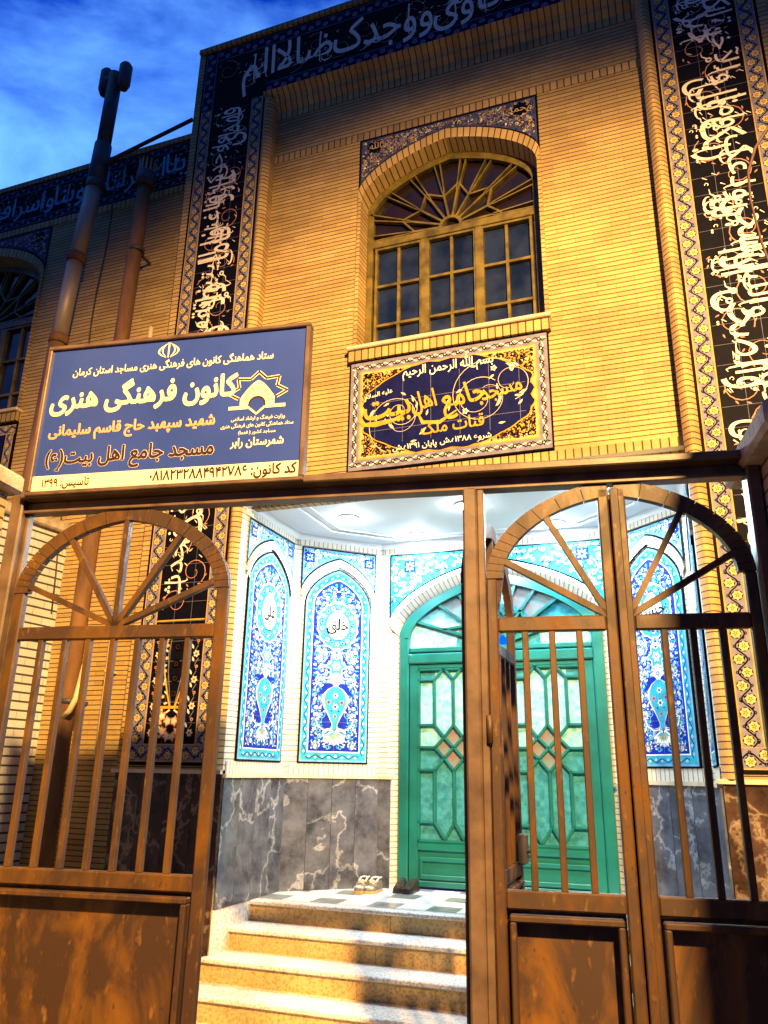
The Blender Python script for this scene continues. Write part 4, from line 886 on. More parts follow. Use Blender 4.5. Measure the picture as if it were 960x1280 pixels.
for side, (x0, x1) in ((-1, (BL0, BL1)), (1, (BR0, BR1))):
    p = Pat((0, YF, ZC), (1, 0, 0), (0, 0, 1), (0, -1, 0)); z0, z1 = .03, FZ0; base_box(p, x0, x1, z0, z1, .01)
    border(p, lambda t, o: (x0+.004+o, z0+BW+t), z1-z0-BW+.01 if side < 0 else z1-z0-BW); border(p, lambda t, o: (x1-.004-o, z0+BW+t), z1-z0-BW); border(p, lambda t, o: (x0+.02+t, z0+.01+o), x1-x0-.04)
    fx0, fx1 = x0+BW+.005, x1-BW-.005; fw = fx1-fx0; vz = 1.22
    joints(p, fx0, fx1, z0+BW, z1, .17)
    # foot of the band: a vase of flowers
    p.rect(fx0, vz, fx1, vz+.012, 'gold', 3)
    m = (fx0+fx1)/2; p.mir = m; r = random.Random(9)
    p.clip = lambda x, z: fx0+.012 < x < fx1-.012 and z0+BW+.01 < z < vz-.015
    VP2 = [(.30, .05), (.42, .12), (.58, .20), (.72, .235), (.84, .19), (.95, .09), (1.0, .03)]
    H = lambda t: z0+BW+(vz-z0-BW)*t
    p.ribbon([(m+a*.55, H(t)) for t, a in VP2], .014, .014, 'gold', 4); p.ribbon([(m+a*.36, H(t)) for t, a in VP2], .007, .007, 'lav', 4)
    for t in (.40, .52, .64, .78): p.flower(m+.0, H(t), .042, 'cream', 'rose', 8, 4.5, 0, 'black')
    for t, a in ((.1, .12), (.18, .05), (.22, .15), (.06, .04)): p.star(m+a*.6, H(t), .05, .03, 5, 'rose', 4.4); p.star(m+a*.6, H(t), .034, .02, 5, 'cream', 4.8)
    p.ribbon([(m, H(.29)), (m+.14, H(.29))], .022, .022, 'gold', 4.2); p.ribbon([(m+.02, H(.27)), (m+.1, H(.22)), (m+.13, H(.12)), (m+.05, H(.07))], .016, .012, 'cream', 4.2)
    for j in range(9):
        zz = H(.06+.105*j); xx = m+.19+.012*(j % 2); p.ribbon([(xx, zz), (xx-.02, zz+.05), (xx+.012, zz+.10)], .006, .006, 'lav', 4)
        p.flower(xx, zz+.03, .034, 'cream', 'rose', 6, 4.4, j, 'black'); p.leaf(xx-.03, zz+.07, 2.0, .05, .02, 'cream', 4.3); p.leaf(xx+.025, zz+.075, .8, .04, .016, 'lav', 4.3); p.leaf(m+.09, zz+.05, 1.+j, .045, .018, 'cream', 4.3); p.flower(m+.10, zz, .02, 'gold', 'cream', 5, 4.5)
    p.mir = None; p.clip = None
    if side > 0: inscription(p, AY_R, (fx0+.012, vz+.03), (0, -1), (1, 0), z1-vz-.05, fw-.02, .31, sx=.82, sy=1.45, pack=.66, seed=2)
    else: inscription(p, AY_L, (fx1-.012, z1-.02), (0, 1), (-1, 0), z1-vz-.05, fw-.02, .31, sx=.82, sy=1.45, pack=.66, seed=3)
    p.build('inscription_band', B)
p = Pat((0, YF, ZC), (1, 0, 0), (0, 0, 1), (0, -1, 0)); base_box(p, BL0, BR1, FZ0+.002, FZ1, .01)
border(p, lambda t, o: (BL1-BW*.0+.0+t, FZ0+.004+o), BR0-BL1, cols=('navy', 'lav', 'black', 'lav')); border(p, lambda t, o: (BL0+BW+t, FZ1-.004-o), BR1-BL0-2*BW, cols=('navy', 'lav', 'black', 'lav'))
border(p, lambda t, o: (BL0+.004+o, FZ0+.01+t), FZ1-FZ0-.02, cols=('navy', 'lav', 'black', 'lav')); border(p, lambda t, o: (BR1-.004-o, FZ0+.01+t), FZ1-FZ0-.02, cols=('navy', 'lav', 'black', 'lav'))
inscription(p, AY_T, (BR1-BW-.06, FZ0+BW+.01), (1, 0), (0, 1), BR1-BL0-2*BW-.08, FZ1-FZ0-2*BW-.02, .36, tiers=1, sx=1.0, sy=1.5, seed=5)
p.build('inscription_band', B)

# ------------------------------------------------------------------ name plaque over the porch
PX0, PX1, PZ0, PZ1 = -2.49, -.725, 2.44, 3.495
p = Pat((0, YM-.03, ZC), (1, 0, 0), (0, 0, 1), (0, -1, 0)); base_box(p, PX0, PX1, PZ0, PZ1, .03)
p.rect(PX0+.012, PZ0+.012, PX1-.012, PZ1-.012, 'lav', 1)
W_, H_ = PX1-PX0, PZ1-PZ0; mx_, mz_ = (PX0+PX1)/2, (PZ0+PZ1)/2
for (f, ln) in ((lambda t, o: (PX0+.02+t, PZ0+.02+o), W_-.04), (lambda t, o: (PX0+.02+t, PZ1-.02-o), W_-.04), (lambda t, o: (PX0+.02+o, PZ0+.09+t), H_-.18), (lambda t, o: (PX1-.02-o, PZ0+.09+t), H_-.18)):
    n = int(ln/.115); st = ln/n
    p.ribbon([f(t*st/4, .042+.018*math.sin(PI*t/2)) for t in range(4*n+1)], .009, .009, 'white', 2); p.ribbon([f(t*st/4, .042-.018*math.sin(PI*t/2)) for t in range(4*n+1)], .009, .009, 'black', 2.5)
    for i in range(n): x, y = f((i+.5)*st, .042); p.star(x, y, .024, .014, 5, 'black', 3); p.disc(x, y, .008, 'cream', 3.5, 5)
p.rect(PX0+.105, PZ0+.105, PX1-.105, PZ1-.105, 'gold', 2); p.rect(PX0+.118, PZ0+.118, PX1-.118, PZ1-.118, 'petal', 2.4)
hw_, hh_ = W_/2-.13, H_/2-.125
p.mir = None
r = random.Random(11)                                # scrolling gold corners
for sx_ in (-1, 1):
    for sz_ in (-1, 1):
        for _ in range(280):
            x, z = mx_+sx_*hw_*r.uniform(.35, 1), mz_+sz_*hh_*r.uniform(.3, .98)
            p.clip = lambda a, b: abs(a-mx_) < hw_+.005 and abs(b-mz_) < hh_
            p.spiral(x, z, r.uniform(.022, .04), r.uniform(0, 6), .9, .009, 'black', 3, r.choice((-1, 1)), 9); p.leaf(x, z, r.uniform(0, 6), .035, .014, r.choice(['gold', 'brown', 'black']), 3.4)
p.clip = None
lob = []
for i in range(96):                                   # lobed navy cartouche
    a = 2*PI*i/96; c, s_ = math.cos(a), math.sin(a); e = (abs(c)**3.2+abs(s_)**3.2)**(-1/3.2); w = 1+.022*math.sin(11*a*2)
    lob.append((mx_+hw_*.98*c*e*w*(.985), mz_+hh_*1.03*s_*e*w*(.985)))
def cut(q):                                           # pull the corners in
    o = []
    for x, z in q:
        u, v = abs(x-mx_)/hw_, abs(z-mz_)/hh_; k = max(0, u+v-1.36); o.append((mx_+(x-mx_)*(1-k*.36), mz_+(z-mz_)*(1-k*.48)))
    return o
lob = cut(lob); c0 = (mx_, mz_)
for i in range(96):
    a, b = lob[i-1], lob[i]; e = lambda q, k: (mx_+(q[0]-mx_)*k, mz_+(q[1]-mz_)*k); p.c = 3
    p.poly([c0, e(a, 1.03), e(b, 1.03)], 'gold', 5); p.c = 3; p.poly([c0, e(a, 1.012), e(b, 1.012)], 'black', 5.4); p.c = 3; p.poly([c0, a, b], 'navy', 5.8)
for (x, z, r_) in ((-.42, -.10, .30), (-.40, -.02, .17), (.34, .02, .36), (.28, .0, .21), (.55, .12, .18)):
    p.spiral(mx_+x, mz_+z, r_, rnd.uniform(0, 6), 1.15, .0050, 'cream', 6.6, 1 if x > 0 else -1, 34)
    for q in range(7): a = rnd.uniform(0, 6.3); p.leaf(mx_+x+r_*.85*math.cos(a), mz_+z+r_*.8*math.sin(a), a+1.3, .06, .02, 'cream', 6.9)
    a = rnd.uniform(0, 6.3); p.flower(mx_+x+r_*.7*math.cos(a), mz_+z+r_*.7*math.sin(a), .03, 'white', 'gold', 5, 7)
for k in range(1, 7): p.rect(PX0+k*W_/7-.0015, mz_-hh_*.75, PX0+k*W_/7+.0015, mz_+hh_*.75, 'lav', 6.4)
for z in (-.17, .09): p.rect(mx_-hw_*.9, mz_+z-.0015, mx_+hw_*.9, mz_+z+.0015, 'lav', 6.4)
p.text('بسم \ufdf2 الرحمن الرحیم', mx_+.02, mz_+.315, .105, 'white', 8, .010, sx=.85, sy=1.15)
for (wd, x, z, wdt, an, sy_) in (('مسجد', .49, .05, .34, .16, 1.45), ('جامع', .17, .02, .38, .12, 1.35), ('اهل', -.18, .03, .22, .10, 1.55), ('بیت', -.51, .0, .42, .05, 1.25)):
    p.text(wd, mx_+x, mz_+z-.05, .3, 'gold', 9+x, .016, sy=sy_, ang=an, width=wdt, res=4, shear=-.15)
p.ribbon([(mx_+x, mz_+z) for x, z in ((-.78, -.06), (-.74, -.10), (-.62, -.11), (-.45, -.09), (-.33, -.03))], .012, .012, 'gold', 8.4, .05)
p.ribbon([(mx_+x, mz_+z) for x, z in ((-.24, -.06), (-.2, -.15), (-.05, -.17), (.1, -.08))], .012, .012, 'gold', 8.5, .045)
p.text('علیه السلام', mx_-.60, mz_+.16, .06, 'white', 8.2, .010, ang=.12)
p.text('قنات ملک', mx_+.06, mz_-.255, .22, 'gold', 8.6, .014, width=.54, sy=1.15, ang=.03)
p.text('شروع ۱۳۸۸ه.ش', mx_+.17, mz_-.365, .07, 'white', 8.3, .010); p.text('پایان ۱۳۹۱ه.ش', mx_-.27, mz_-.375, .07, 'white', 8.3, .010)
p.build('name_plaque', B)

# ------------------------------------------------------------------ left wing of the mosque
XW = -7.30; dz = .07; wx0 = -8.9; wx1 = BL0-.07
mb = MB(); wall_with_window(mb, wx0, wx1, -1.78, 6.16, YL, XW, dz, zs+.03); mb.build('wing_wall', B)
arch_ring('window_arch', YL, XW, dz); window(YL, XW, dz, zs+.03); spandrel(YL, XW, dz, 6.07)
mb = MB(); mb.cbox(XW-.925, XW+.925, YL-.09, YL+.22, Z(3.635), Z(3.675), M_stone, .008); mb.box(XW-.91, XW+.91, YL-.06, YL, Z(3.53), Z(3.635), M_sold, True, skip='b'); mb.build('window_sill', B)
mb = MB(); soldier(mb, wx0, wx1, 6.075, 6.16, YL, .012); mb.build('soldier_course', B)
mb = MB(); mb.box(wx0, wx1, YL-.03, YL+.4, Z(6.775), Z(6.84), M_sold, True); mb.box(wx0, wx1, YL+.001, YL+.4, Z(6.16), Z(6.775), M_brick, skip='b'); mb.build('parapet_course', B)
p = Pat((0, YL-.012, ZC), (1, 0, 0), (0, 0, 1), (0, -1, 0)); base_box(p, wx0, wx1, 6.162, 6.772, .012)
cw = ('navy', 'lav', 'black', 'lav'); border(p, lambda t, o: (wx0+t, 6.166+o), wx1-wx0, .11, cw); border(p, lambda t, o: (wx0+t, 6.768-o), wx1-wx0, .11, cw)
inscription(p, AY_W, (wx1-.03, 6.285), (1, 0), (0, 1), wx1-wx0-.1, .37, .34, tiers=1, sx=1.0, sy=1.15, seed=8, col='sky'); p.build('inscription_band', B)
p = Pat((0, YL-.02, ZC), (1, 0, 0), (0, 0, 1), (0, -1, 0)); base_box(p, XW-.9, XW+.9, 2.46, 3.525, .02)
border(p, lambda t, o: (XW-.89+t, 2.47+o), 1.78, .13); border(p, lambda t, o: (XW-.89+t, 3.515-o), 1.78, .13); border(p, lambda t, o: (XW-.895+o, 2.6+t), .79, .13); border(p, lambda t, o: (XW+.895-o, 2.6+t), .79, .13)
p.rect(XW-.75, 2.61, XW+.75, 3.38, 'navy', 2)
for i in range(40): p.flower(XW+rnd.uniform(-.7, .7), rnd.uniform(2.66, 3.33), .04, 'cream', 'gold', 6, 3); p.spiral(XW+rnd.uniform(-.7, .7), rnd.uniform(2.68, 3.3), .06, rnd.uniform(0, 6), 1, .01, 'cream', 2.5)
p.build('tile_plaque', B)

# ------------------------------------------------------------------ stairs and landing
stair = thing('stone_stairs', (CX, 5.6, 0), 'cream and ochre granite stairs rising to the chequered porch landing', 'stairs')
st_y = [6.27, 5.95, 5.63, 5.31, 4.99]; st_z = [-1.0, -1.15, -1.305, -1.46, -1.62]
for i in range(5):
    x0, x1 = (PL+.002, PR-.002) if i < 2 else (PL-.03, PR+.03) if i == 2 else (PL-.06-.05*(i-3), PR+.15)
    yb = st_y[i]; zb = st_z[i+1] if i < 4 else -1.78; yn = st_y[i-1] if i else 7.4
    if i >= 2 and yn > YF-.02: yn = yn
    mb = MB()
    n = 3; 
    for k in range(n):                               # riser slabs
        a = x0+(x1-x0)*k/n+(.0015 if k else 0); b = x0+(x1-x0)*(k+1)/n-.0015; mb.box(a, b, yb+.03, yb+.06, Z(zb-.03), Z(st_z[i]-.031), M_gold_gran)
    mb.cbox(x0, x1, yb, yn+.035, Z(st_z[i]-.032), Z(st_z[i]), M_granite, .007)
    mb.build('step', stair)
mb = MB()
T = .245
for i in range(-1, 12):                              # chequered landing tiles
    for j in range(6):
        x0, y0 = PL-.1+i*T, 6.40+j*T; x0 += .10; x1 = min(x0+T-.004, PR-.01); y1 = min(y0+T-.004, YD+.08)
        if x1-x0 < .02 or y1-y0 < .02: continue
        xl = PL if (y0+y1)/2 < LC[1] else PL+((y0+y1)/2-LC[1])*(LD[0]-LC[0])/(LD[1]-LC[1])
        if x1 < xl-.15: continue
        g = (i % 2 == 0) and (j % 2 == 0) and j < 6
        mb.box(max(x0, PL+.005), x1, y0, y1, Z(ZL-.01), Z(ZL+.004), M_tileg if g else M_tilew)
mb.box(PL, PR, 6.36, YD+.15, Z(ZL-.025), Z(ZL+.001), M_grout); mb.build('landing_tiles', stair)
for s, x in ((-1, PL), (1, PR)):
    mb = MB(); xx = x-s*.012
    q = [(xx, YF, Z(-1.78)), (xx, 6.9, Z(-1.78)), (xx, 6.9, Z(ZL-.001)), (xx, YF, Z(ZL-.001))]; mb.face(q, M_granite); mb.face([(x, YF, Z(-1.78)), (xx, YF, Z(-1.78)), (xx, YF, Z(ZL)), (x, YF, Z(ZL))], M_granite); mb.build('side_skirting', stair)

# ------------------------------------------------------------------ porch ceiling lights
lab = ['round lit downlight in the porch ceiling nearest the left wall', 'round lit downlight deep in the porch ceiling, left of the door centre', 'round lit downlight in the front middle of the porch ceiling',
       'round lit downlight deep in the porch ceiling, right of the door centre', 'round lit downlight in the porch ceiling nearest the right wall']
for (x, y), lb in zip(((-2.72, 6.40), (-2.28, 7.12), (-1.60, 6.36), (-.92, 7.12), (-.48, 6.40)), lab):
    t = thing('ceiling_light', (x, y, Z(CEIL)), lb, 'ceiling light', 'lights in the porch ceiling')
    mb = MB(); mb.tube([(x, y, Z(CEIL-.001)), (x, y, Z(CEIL-.012))], .085, M_plaster, 24); mb.build('trim_ring', t)
    mb = MB(); mb.tube([(x, y, Z(CEIL-.012)), (x, y, Z(CEIL-.034)), (x, y, Z(CEIL-.042))], [.055, .050, .034], mE, 24); mb.build('diffuser', t)
    l = lamp('downlight_glow', 'SPOT', (x, y, Z(CEIL-.06)), 115, (.72, .90, 1.0), shadow_soft_size=.06, spot_size=R(178), spot_blend=.30); l.parent = t; l.matrix_parent_inverse = Matrix.Translation(-t.location)

# ------------------------------------------------------------------ flues, pipe and wires on the left wing
t = thing('flue_chimney', (-5.72, 5.62, 0), 'tall leaning metal flue with a twin drum cowl standing against the sky', 'chimney pipe')
pts = [(-5.95, 5.62, Z(-1.78)), (-5.74, 5.62, Z(4.15)), (-5.69, 5.62, Z(5.2)), (-5.58, 5.62, Z(6.3)), (-5.56, 5.62, Z(7.7))]
seg = [((-5.93, -1.78), (-5.76, 4.30), .085, M_rust), ((-5.755, 4.22), (-5.70, 5.30), .082, M_zinc), ((-5.695, 5.22), (-5.60, 6.25), .086, M_zinc), ((-5.60, 6.18), (-5.575, 6.75), .095, M_cowl), ((-5.575, 6.70), (-5.555, 7.78), .080, M_cowl)]
for a, b, r_, m in seg: mb = MB(); mb.tube([(a[0], 5.62, Z(a[1])), (b[0], 5.62, Z(b[1]))], r_, m, 16); mb.build('pipe_section', t)
for x, z in ((-5.755, 4.26), (-5.70, 5.25), (-5.60, 6.2)): mb = MB(); mb.tube([(x, 5.62, Z(z-.05)), (x+.004, 5.62, Z(z+.05))], .097, M_rust if z < 5.5 else M_cowl, 16); mb.build('joint_collar', t)
mb = MB(); mb.tube([(-5.68, 5.62, Z(7.70)), (-5.44, 5.62, Z(7.70))], .075, M_cowl, 14)
for x in (-5.69, -5.42): mb.tube([(x, 5.62, Z(7.53)), (x, 5.62, Z(7.60)), (x, 5.62, Z(7.86)), (x, 5.62, Z(7.90))], [.05, .075, .075, .05], M_cowl, 14)
mb.build('cowl', t)
t = thing('rusty_flue', (-5.0, 5.66, 0), 'straight rust brown flue with a dark slotted cap against the left wing wall', 'chimney pipe')
mb = MB(); mb.tube([(-5.03, 5.66, Z(-1.78)), (-5.0, 5.66, Z(2.2)), (-4.945, 5.66, Z(6.1))], .075, M_rust, 16); mb.build('pipe_section', t)
mb = MB(); mb.tube([(-4.945, 5.66, Z(6.02)), (-4.94, 5.66, Z(6.20))], .105, M_cowl, 16); mb.build('collar', t)
mb = MB()
for k in range(12): a = 2*PI*k/12; mb.bar((-4.94+.085*math.cos(a), 5.66+.085*math.sin(a), Z(6.2)), (-4.94+.085*math.cos(a), 5.66+.085*math.sin(a), Z(6.36)), .018, .012, M_zinc)
mb.tube([(-4.94, 5.66, Z(6.36)), (-4.94, 5.66, Z(6.40))], [.105, .02], M_cowl, 16); mb.build('slotted_cap', t)
for z in (.55, 3.0, 5.2): mb = MB(); mb.tube([(-5.02+.0135*(z+1), 5.66, Z(z-.02)), (-5.02+.0135*(z+1), 5.66, Z(z+.02))], .083, M_cowl, 16); mb.bar((-5.02+.0135*(z+1), 5.7, Z(z)), (-5.02+.0135*(z+1), YL, Z(z)), .02, .03, M_cowl, (0, 0, 1)); mb.build('clamp', t)
mb = MB(); mb.tube([(-4.98, 5.60, Z(.42)), (-4.88, 5.55, Z(.46)), (-4.84, 5.56, Z(.56)), (-4.83, 5.6, Z(.85))], .024, M_pale_pipe, 10); mb.build('elbow_branch', t)
t = thing('drain_pipe', (-4.72, 5.78, 0), 'thin cream painted pipe with a hooked lower end beside the rusty flue', 'pipe')
mb = MB(); mb.tube([(-4.72, 5.78, Z(4.3)), (-4.72, 5.78, Z(.20)), (-4.715, 5.765, Z(.13)), (-4.69, 5.74, Z(.09)), (-4.66, 5.70, Z(.10))], .024, M_pale_pipe, 10); mb.build('pipe', t)
for z in (.8, 2.4, 3.9): mb = MB(); mb.tube([(-4.72, 5.78, Z(z)), (-4.72, 5.78, Z(z+.03))], .032, M_pale_pipe, 10); mb.bar((-4.72, 5.79, Z(z+.015)), (-4.72, YL, Z(z+.015)), .015, .02, M_pale_pipe, (0, 0, 1)); mb.build('bracket', t)
t = MB(); t.tube([(-5.52, 5.62, Z(6.45)), (-5.45, 5.62, Z(6.50)), (BL0-.08, 5.72, Z(6.86))], .022, M_cable, 8); tag(t.build('stay_rod'), 'dark straight stay rod from the flue to the portal corner', 'stay rod')
t = MB(); pts = [(-5.50+.03*math.sin(i), 5.80, Z(6.3-i*.35)) for i in range(15)]; t.tube(pts, .008, M_cable, 6); t.tube([(-5.5, 5.8, Z(6.3)), (-5.45, 5.86, Z(6.6)), (-5.4, 5.87, Z(6.84))], .008, M_cable, 6); tag(t.build('hanging_wire'), 'thin dark wire hanging down the left wing wall between the two flues', 'wire')

# ------------------------------------------------------------------ iron gate at the lane
GA = R(8.5); gv = Vector((math.cos(GA), math.sin(GA), 0)); gn = Vector((-gv.y, gv.x, 0)); GO = Vector((-.789, 3.25, 0))
def gx(p): v = GO + gv*p[0] + gn*p[1]; return (v.x, v.y, p[2])
def leafx(u, d, ang):
    o = GO+gv*u+gn*d; a = Vector((math.cos(GA+ang), math.sin(GA+ang), 0)); b = Vector((-a.y, a.x, 0))
    return lambda p: ((o+a*p[0]+b*p[1]).x, (o+a*p[0]+b*p[1]).y, p[2])
gate = thing('iron_gate', gx((-.5, 0, 0)), 'rusty brown double iron gate with fan arches, vertical bars and sheet panels', 'gate')
mb = MB(gx)
mb.cbox(-2.305, -2.235, -.05, .05, 0, 3.083, M_frame, .008); mb.cbox(-2.235, -2.215, -.01, .03, 0, 2.99, M_frame, .004)
mb.cbox(-.032, .03, -.05, .05, 0, 2.99, M_frame, .008); mb.cbox(.03, .060, -.03, .03, 0, 2.99, M_frame, .004)
mb.cbox(1.152, 1.208, -.05, .05, 0, 3.083, M_frame, .008)
mb.cbox(-2.235, 1.152, -.085, .05, 3.048, 3.085, M_frame, .006); mb.cbox(-2.235, 1.152, -.012, .05, 2.99, 3.045, M_frame, .003); mb.cbox(-2.235, 1.152, -.035, -.012, 2.985, 3.0, M_frame, .003)
mb.build('gate_frame', gate)
def gate_leaf(xf, Wd, full, nbars, hub_right=True, lockx=None):
    T0, T1, t = .07, 2.58, .02                     # bottom, arch spring, half thickness
    s = .045 if not full else .055
    mb = MB(xf); h = MB(xf)
    mb.cbox(0, s, -t, t, T0, T1 if full or hub_right else 2.965, M_gate); mb.cbox(Wd-s, Wd, -t, t, T0, T1 if full or not hub_right else 2.965, M_gate)
    mb.cbox(s, Wd-s, -t, t, 2.35, 2.413, M_gate); mb.cbox(s, Wd-s, -t, t, 1.30, 1.367, M_gate); mb.cbox(s, Wd-s, -t, t, T0, T0+.07, M_gate)
    lf = mb.build('gate_leaf', gate)
    # arch rim cut from short welded lengths
    hw = Wd/2 if full else Wd; cx = Wd/2 if full else (Wd if hub_right else 0)
    rw = .070
    def oc(a): c = math.cos(a); return (cx+hw*c, T1+.42*(.86*math.sin(a)+.14*(1-abs(c))))
    def ic(a): c = math.cos(a); return (cx+(hw-rw)*c, T1+(.42-rw)*(.86*math.sin(a)+.14*(1-abs(c)))*1.0)
    cuts = [0, .10, .19, .28, .37, .47, .58, .72, .90, 1.12, 1.35, PI/2]
    ang = cuts + [PI-c for c in cuts[::-1][1:]]
    if not full: ang = [PI-c for c in cuts[::-1]] if hub_right else cuts
    m = MB(xf)
    for a0, a1 in zip(ang, ang[1:]):
        g = .010 if (a1-a0) > .05 else .0
        g = .0017/hw
        n = 4; aa = [a0+g+(a1-a0-2*g)*k/n for k in range(n+1)]
        for b0, b1 in zip(aa, aa[1:]):
            o0, o1, i0, i1 = oc(b0), oc(b1), ic(b0), ic(b1)
            for d in (-t, t): m.face([(o0[0], d, o0[1]), (o1[0], d, o1[1]), (i1[0], d, i1[1]), (i0[0], d, i0[1])], M_gate)
            m.face([(o0[0], -t, o0[1]), (o1[0], -t, o1[1]), (o1[0], t, o1[1]), (o0[0], t, o0[1])], M_gate); m.face([(i0[0], -t, i0[1]), (i1[0], -t, i1[1]), (i1[0], t, i1[1]), (i0[0], t, i0[1])], M_gate)
        for b in (aa[0], aa[-1]): o0, i0 = oc(b), ic(b); m.face([(o0[0], -t, o0[1]), (i0[0], -t, i0[1]), (i0[0], t, i0[1]), (o0[0], t, o0[1])], M_gate)
        for b0, b1 in zip(aa, aa[1:]):               # thin liner behind the saw cuts
            pass
    a0, a1 = ang[0], ang[-1]; n = 30
    for k in range(n):
        b0, b1 = a0+(a1-a0)*k/n, a0+(a1-a0)*(k+1)/n; q = [(1-.12)*oc(b)[j]+.12*ic(b)[j] for b in (b0, b1) for j in (0, 1)]; r = [.12*oc(b)[j]+.88*ic(b)[j] for b in (b0, b1) for j in (0, 1)]
        m.face([(q[0], -.006, q[1]), (q[2], -.006, q[3]), (r[2], -.006, r[3]), (r[0], -.006, r[1])], M_dark)
    m.build('arch_rim', lf)
    hub = (cx if full else (cx-s*.6 if hub_right else cx+s*.6), 2.41)
    def inside(x, z):
        c = (x-cx)/(hw-rw*.8)
        return abs(c) < 1 and z < T1+(.42-rw*.8)*(.86*math.sqrt(1-c*c)+.14*(1-abs(c)))
    for dx, dz_ in (((-.495, .21), (-.30, .45), (.0, 1), (.30, .45), (.495, .21)) if full else ((-.235, .43), (-.42, .245)) if hub_right else ((.235, .43), (.42, .245))):
        k = .2
        while inside(hub[0]+dx*k, hub[1]+dz_*k) and k < 4: k += .01
        m = MB(xf); m.bar((hub[0], 0, hub[1]), (hub[0]+dx*k, 0, hub[1]+dz_*k), .026, .034, M_gate); m.build('spoke', lf)
    for k in range(nbars):
        x = s+(Wd-2*s)*(k+1)/(nbars+1); m = MB(xf); m.cbox(x-.013, x+.013, -.016, .016, 1.366, 2.351, M_gate, .003); m.build('bar', lf)
    m = MB(xf); m.box(s, Wd-s, .030, .034, T0+.07, 1.30, M_panel); m.build('sheet_panel', lf)
    m = MB(xf); a, b, c, d = s+.012, Wd-s-.012, T0+.10, 1.283; w = .024
    for q in ((a, b, d-w, d), (a, b, c, c+w), (a, a+w, c+w, d-w), (b-w, b, c+w, d-w)): m.cbox(q[0], q[1], -.036, .030, q[2], q[3], M_gate, .005)
    m.build('panel_moulding', lf)
    hx = 0 if (full or hub_right) else Wd
    for z in (.35, 1.9): m = MB(xf); m.tube([(hx, -t-.012, z), (hx, -t-.012, z+.11)], .013, M_gate, 10); m.build('hinge', lf)
    return lf
l1 = gate_leaf(leafx(-2.222, .0, 0), 1.105, True, 7)
l2 = gate_leaf(leafx(-.036, .05, R(180)-R(98)+R(0)), 1.08, True, 7)
m = MB(leafx(-.036, .05, R(82))); m.cbox(.93, 1.02, -.06, -.02, 1.36, 1.50, M_cowl, .006); m.tube([(.97, -.06, 1.42), (.97, -.10, 1.42), (.88, -.105, 1.42)], .009, M_cowl); m.build('lock_box', l2)
l3 = gate_leaf(leafx(.062, .0, 0), .530, False, 3, True)
l4 = gate_leaf(leafx(.616, .0, 0), .532, False, 3, False)
m = MB(gx); m.cbox(.598, .634, -.036, -.021, .08, 2.96, M_gate, .004); m.build('cover_strip', l4)
m = MB(gx); m.cbox(.585, .622, .021, .04, .08, 2.95, M_dark, .003); m.build('gap_shade_strip', l3)  # black strip painting in the shade between the two closed leaves

# ------------------------------------------------------------------ sign board standing on the gate header
SW, SH = 1.435, .835; SU, SZ = -2.195, 3.052
sg = thing('sign_board', gx((SU+SW/2, -.06, SZ)), 'blue and cream signboard with Persian lettering standing on the gate header', 'sign')
m = MB(gx); fw = .022
for q in ((SU, SU+SW, SZ, SZ+fw), (SU, SU+SW, SZ+SH-fw, SZ+SH), (SU, SU+fw, SZ+fw, SZ+SH-fw), (SU+SW-fw, SU+SW, SZ+fw, SZ+SH-fw)): m.cbox(q[0], q[1], -.105, -.045, q[2], q[3], M_frame, .004)
m.box(SU+.004, SU+SW-.004, -.088, -.05, SZ+.004, SZ+SH-.004, M_frame); m.build('sign_frame', sg)
O = GO+gv*SU-gn*.0895+Vector((0, 0, SZ))
p = Pat(O, gv, (0, 0, 1), -gn)
p.rect(fw, .105, SW-fw, SH-fw, 'signblue', 0); p.rect(fw, fw, SW-fw, .105, 'signcream', 0)
face = p.build('sign_face', sg)
p = Pat(O, gv, (0, 0, 1), -gn)
UV = lambda u, v: (u*SW, (1-v)*SH)
def line(txt, u0, u1, v, col, bold=.02, sy=1.0, ol=None):
    x0, y = UV(u0, v); x1, _ = UV(u1, v)
    if ol: p.text(txt, (x0+x1)/2, y, .1, ol[0], 1, bold+ol[1], sy=sy, width=(x1-x0))
    v_, f_, w, a, b = glyphs(txt, bold, 3); p.text(txt, (x0+x1)/2, y, (x1-x0)/w, col, 2, bold, sy=sy)
line('ستاد هماهنگی کانون های فرهنگی هنری مساجد استان کرمان', .11, .87, .215, 'signcream', .018, 1.25)
line('کانون فرهنگی هنری', .04, .745, .435, 'signcream', .034, 1.25)
line('شهید سپهبد حاج قاسم سلیمانی', .05, .675, .615, 'signor', .022, 1.15, ('signcream', .012))
line('مسجد جامع اهل بیت(ع)', .055, .68, .80, 'signbrown', .030, 1.15, ('signcream', .020))
line('وزارت فرهنگ و ارشاد اسلامی', .735, .925, .605, 'signcream', .012, 1.15); line('ستاد هماهنگی کانون های فرهنگی هنری', .70, .955, .648, 'signcream', .012, 1.15); line('مساجد کشور ( فهما)', .765, .895, .692, 'signcream', .012, 1.1)
line('شهرستان رابر', .74, .925, .765, 'signcream', .022, 1.15)
line('کد کانون: ۰۸۱۸۲۳۲۸۸۴۹۴۲۷۸۶', .46, .975, .945, 'signbrown', .026, 1.15); line('تاسیس: ۱۳۹۹', .055, .235, .945, 'signbrown', .024, 1.2)
p.build('lettering', face)
p = Pat(O, gv, (0, 0, 1), -gn)                        # national emblem: four crescents and a sword
ex, ey = UV(.476, .092); e = .042
p.ribbon([(ex, ey-e*1.05), (ex, ey+e*.75)], .006, .010, 'signcream', 1); p.ribbon([(ex-.008, ey+e*.95), (ex-.003, ey+e*.86), (ex, ey+e*.95), (ex+.003, ey+e*.86), (ex+.008, ey+e*.95)], .004, .004, 'signcream', 1.5)
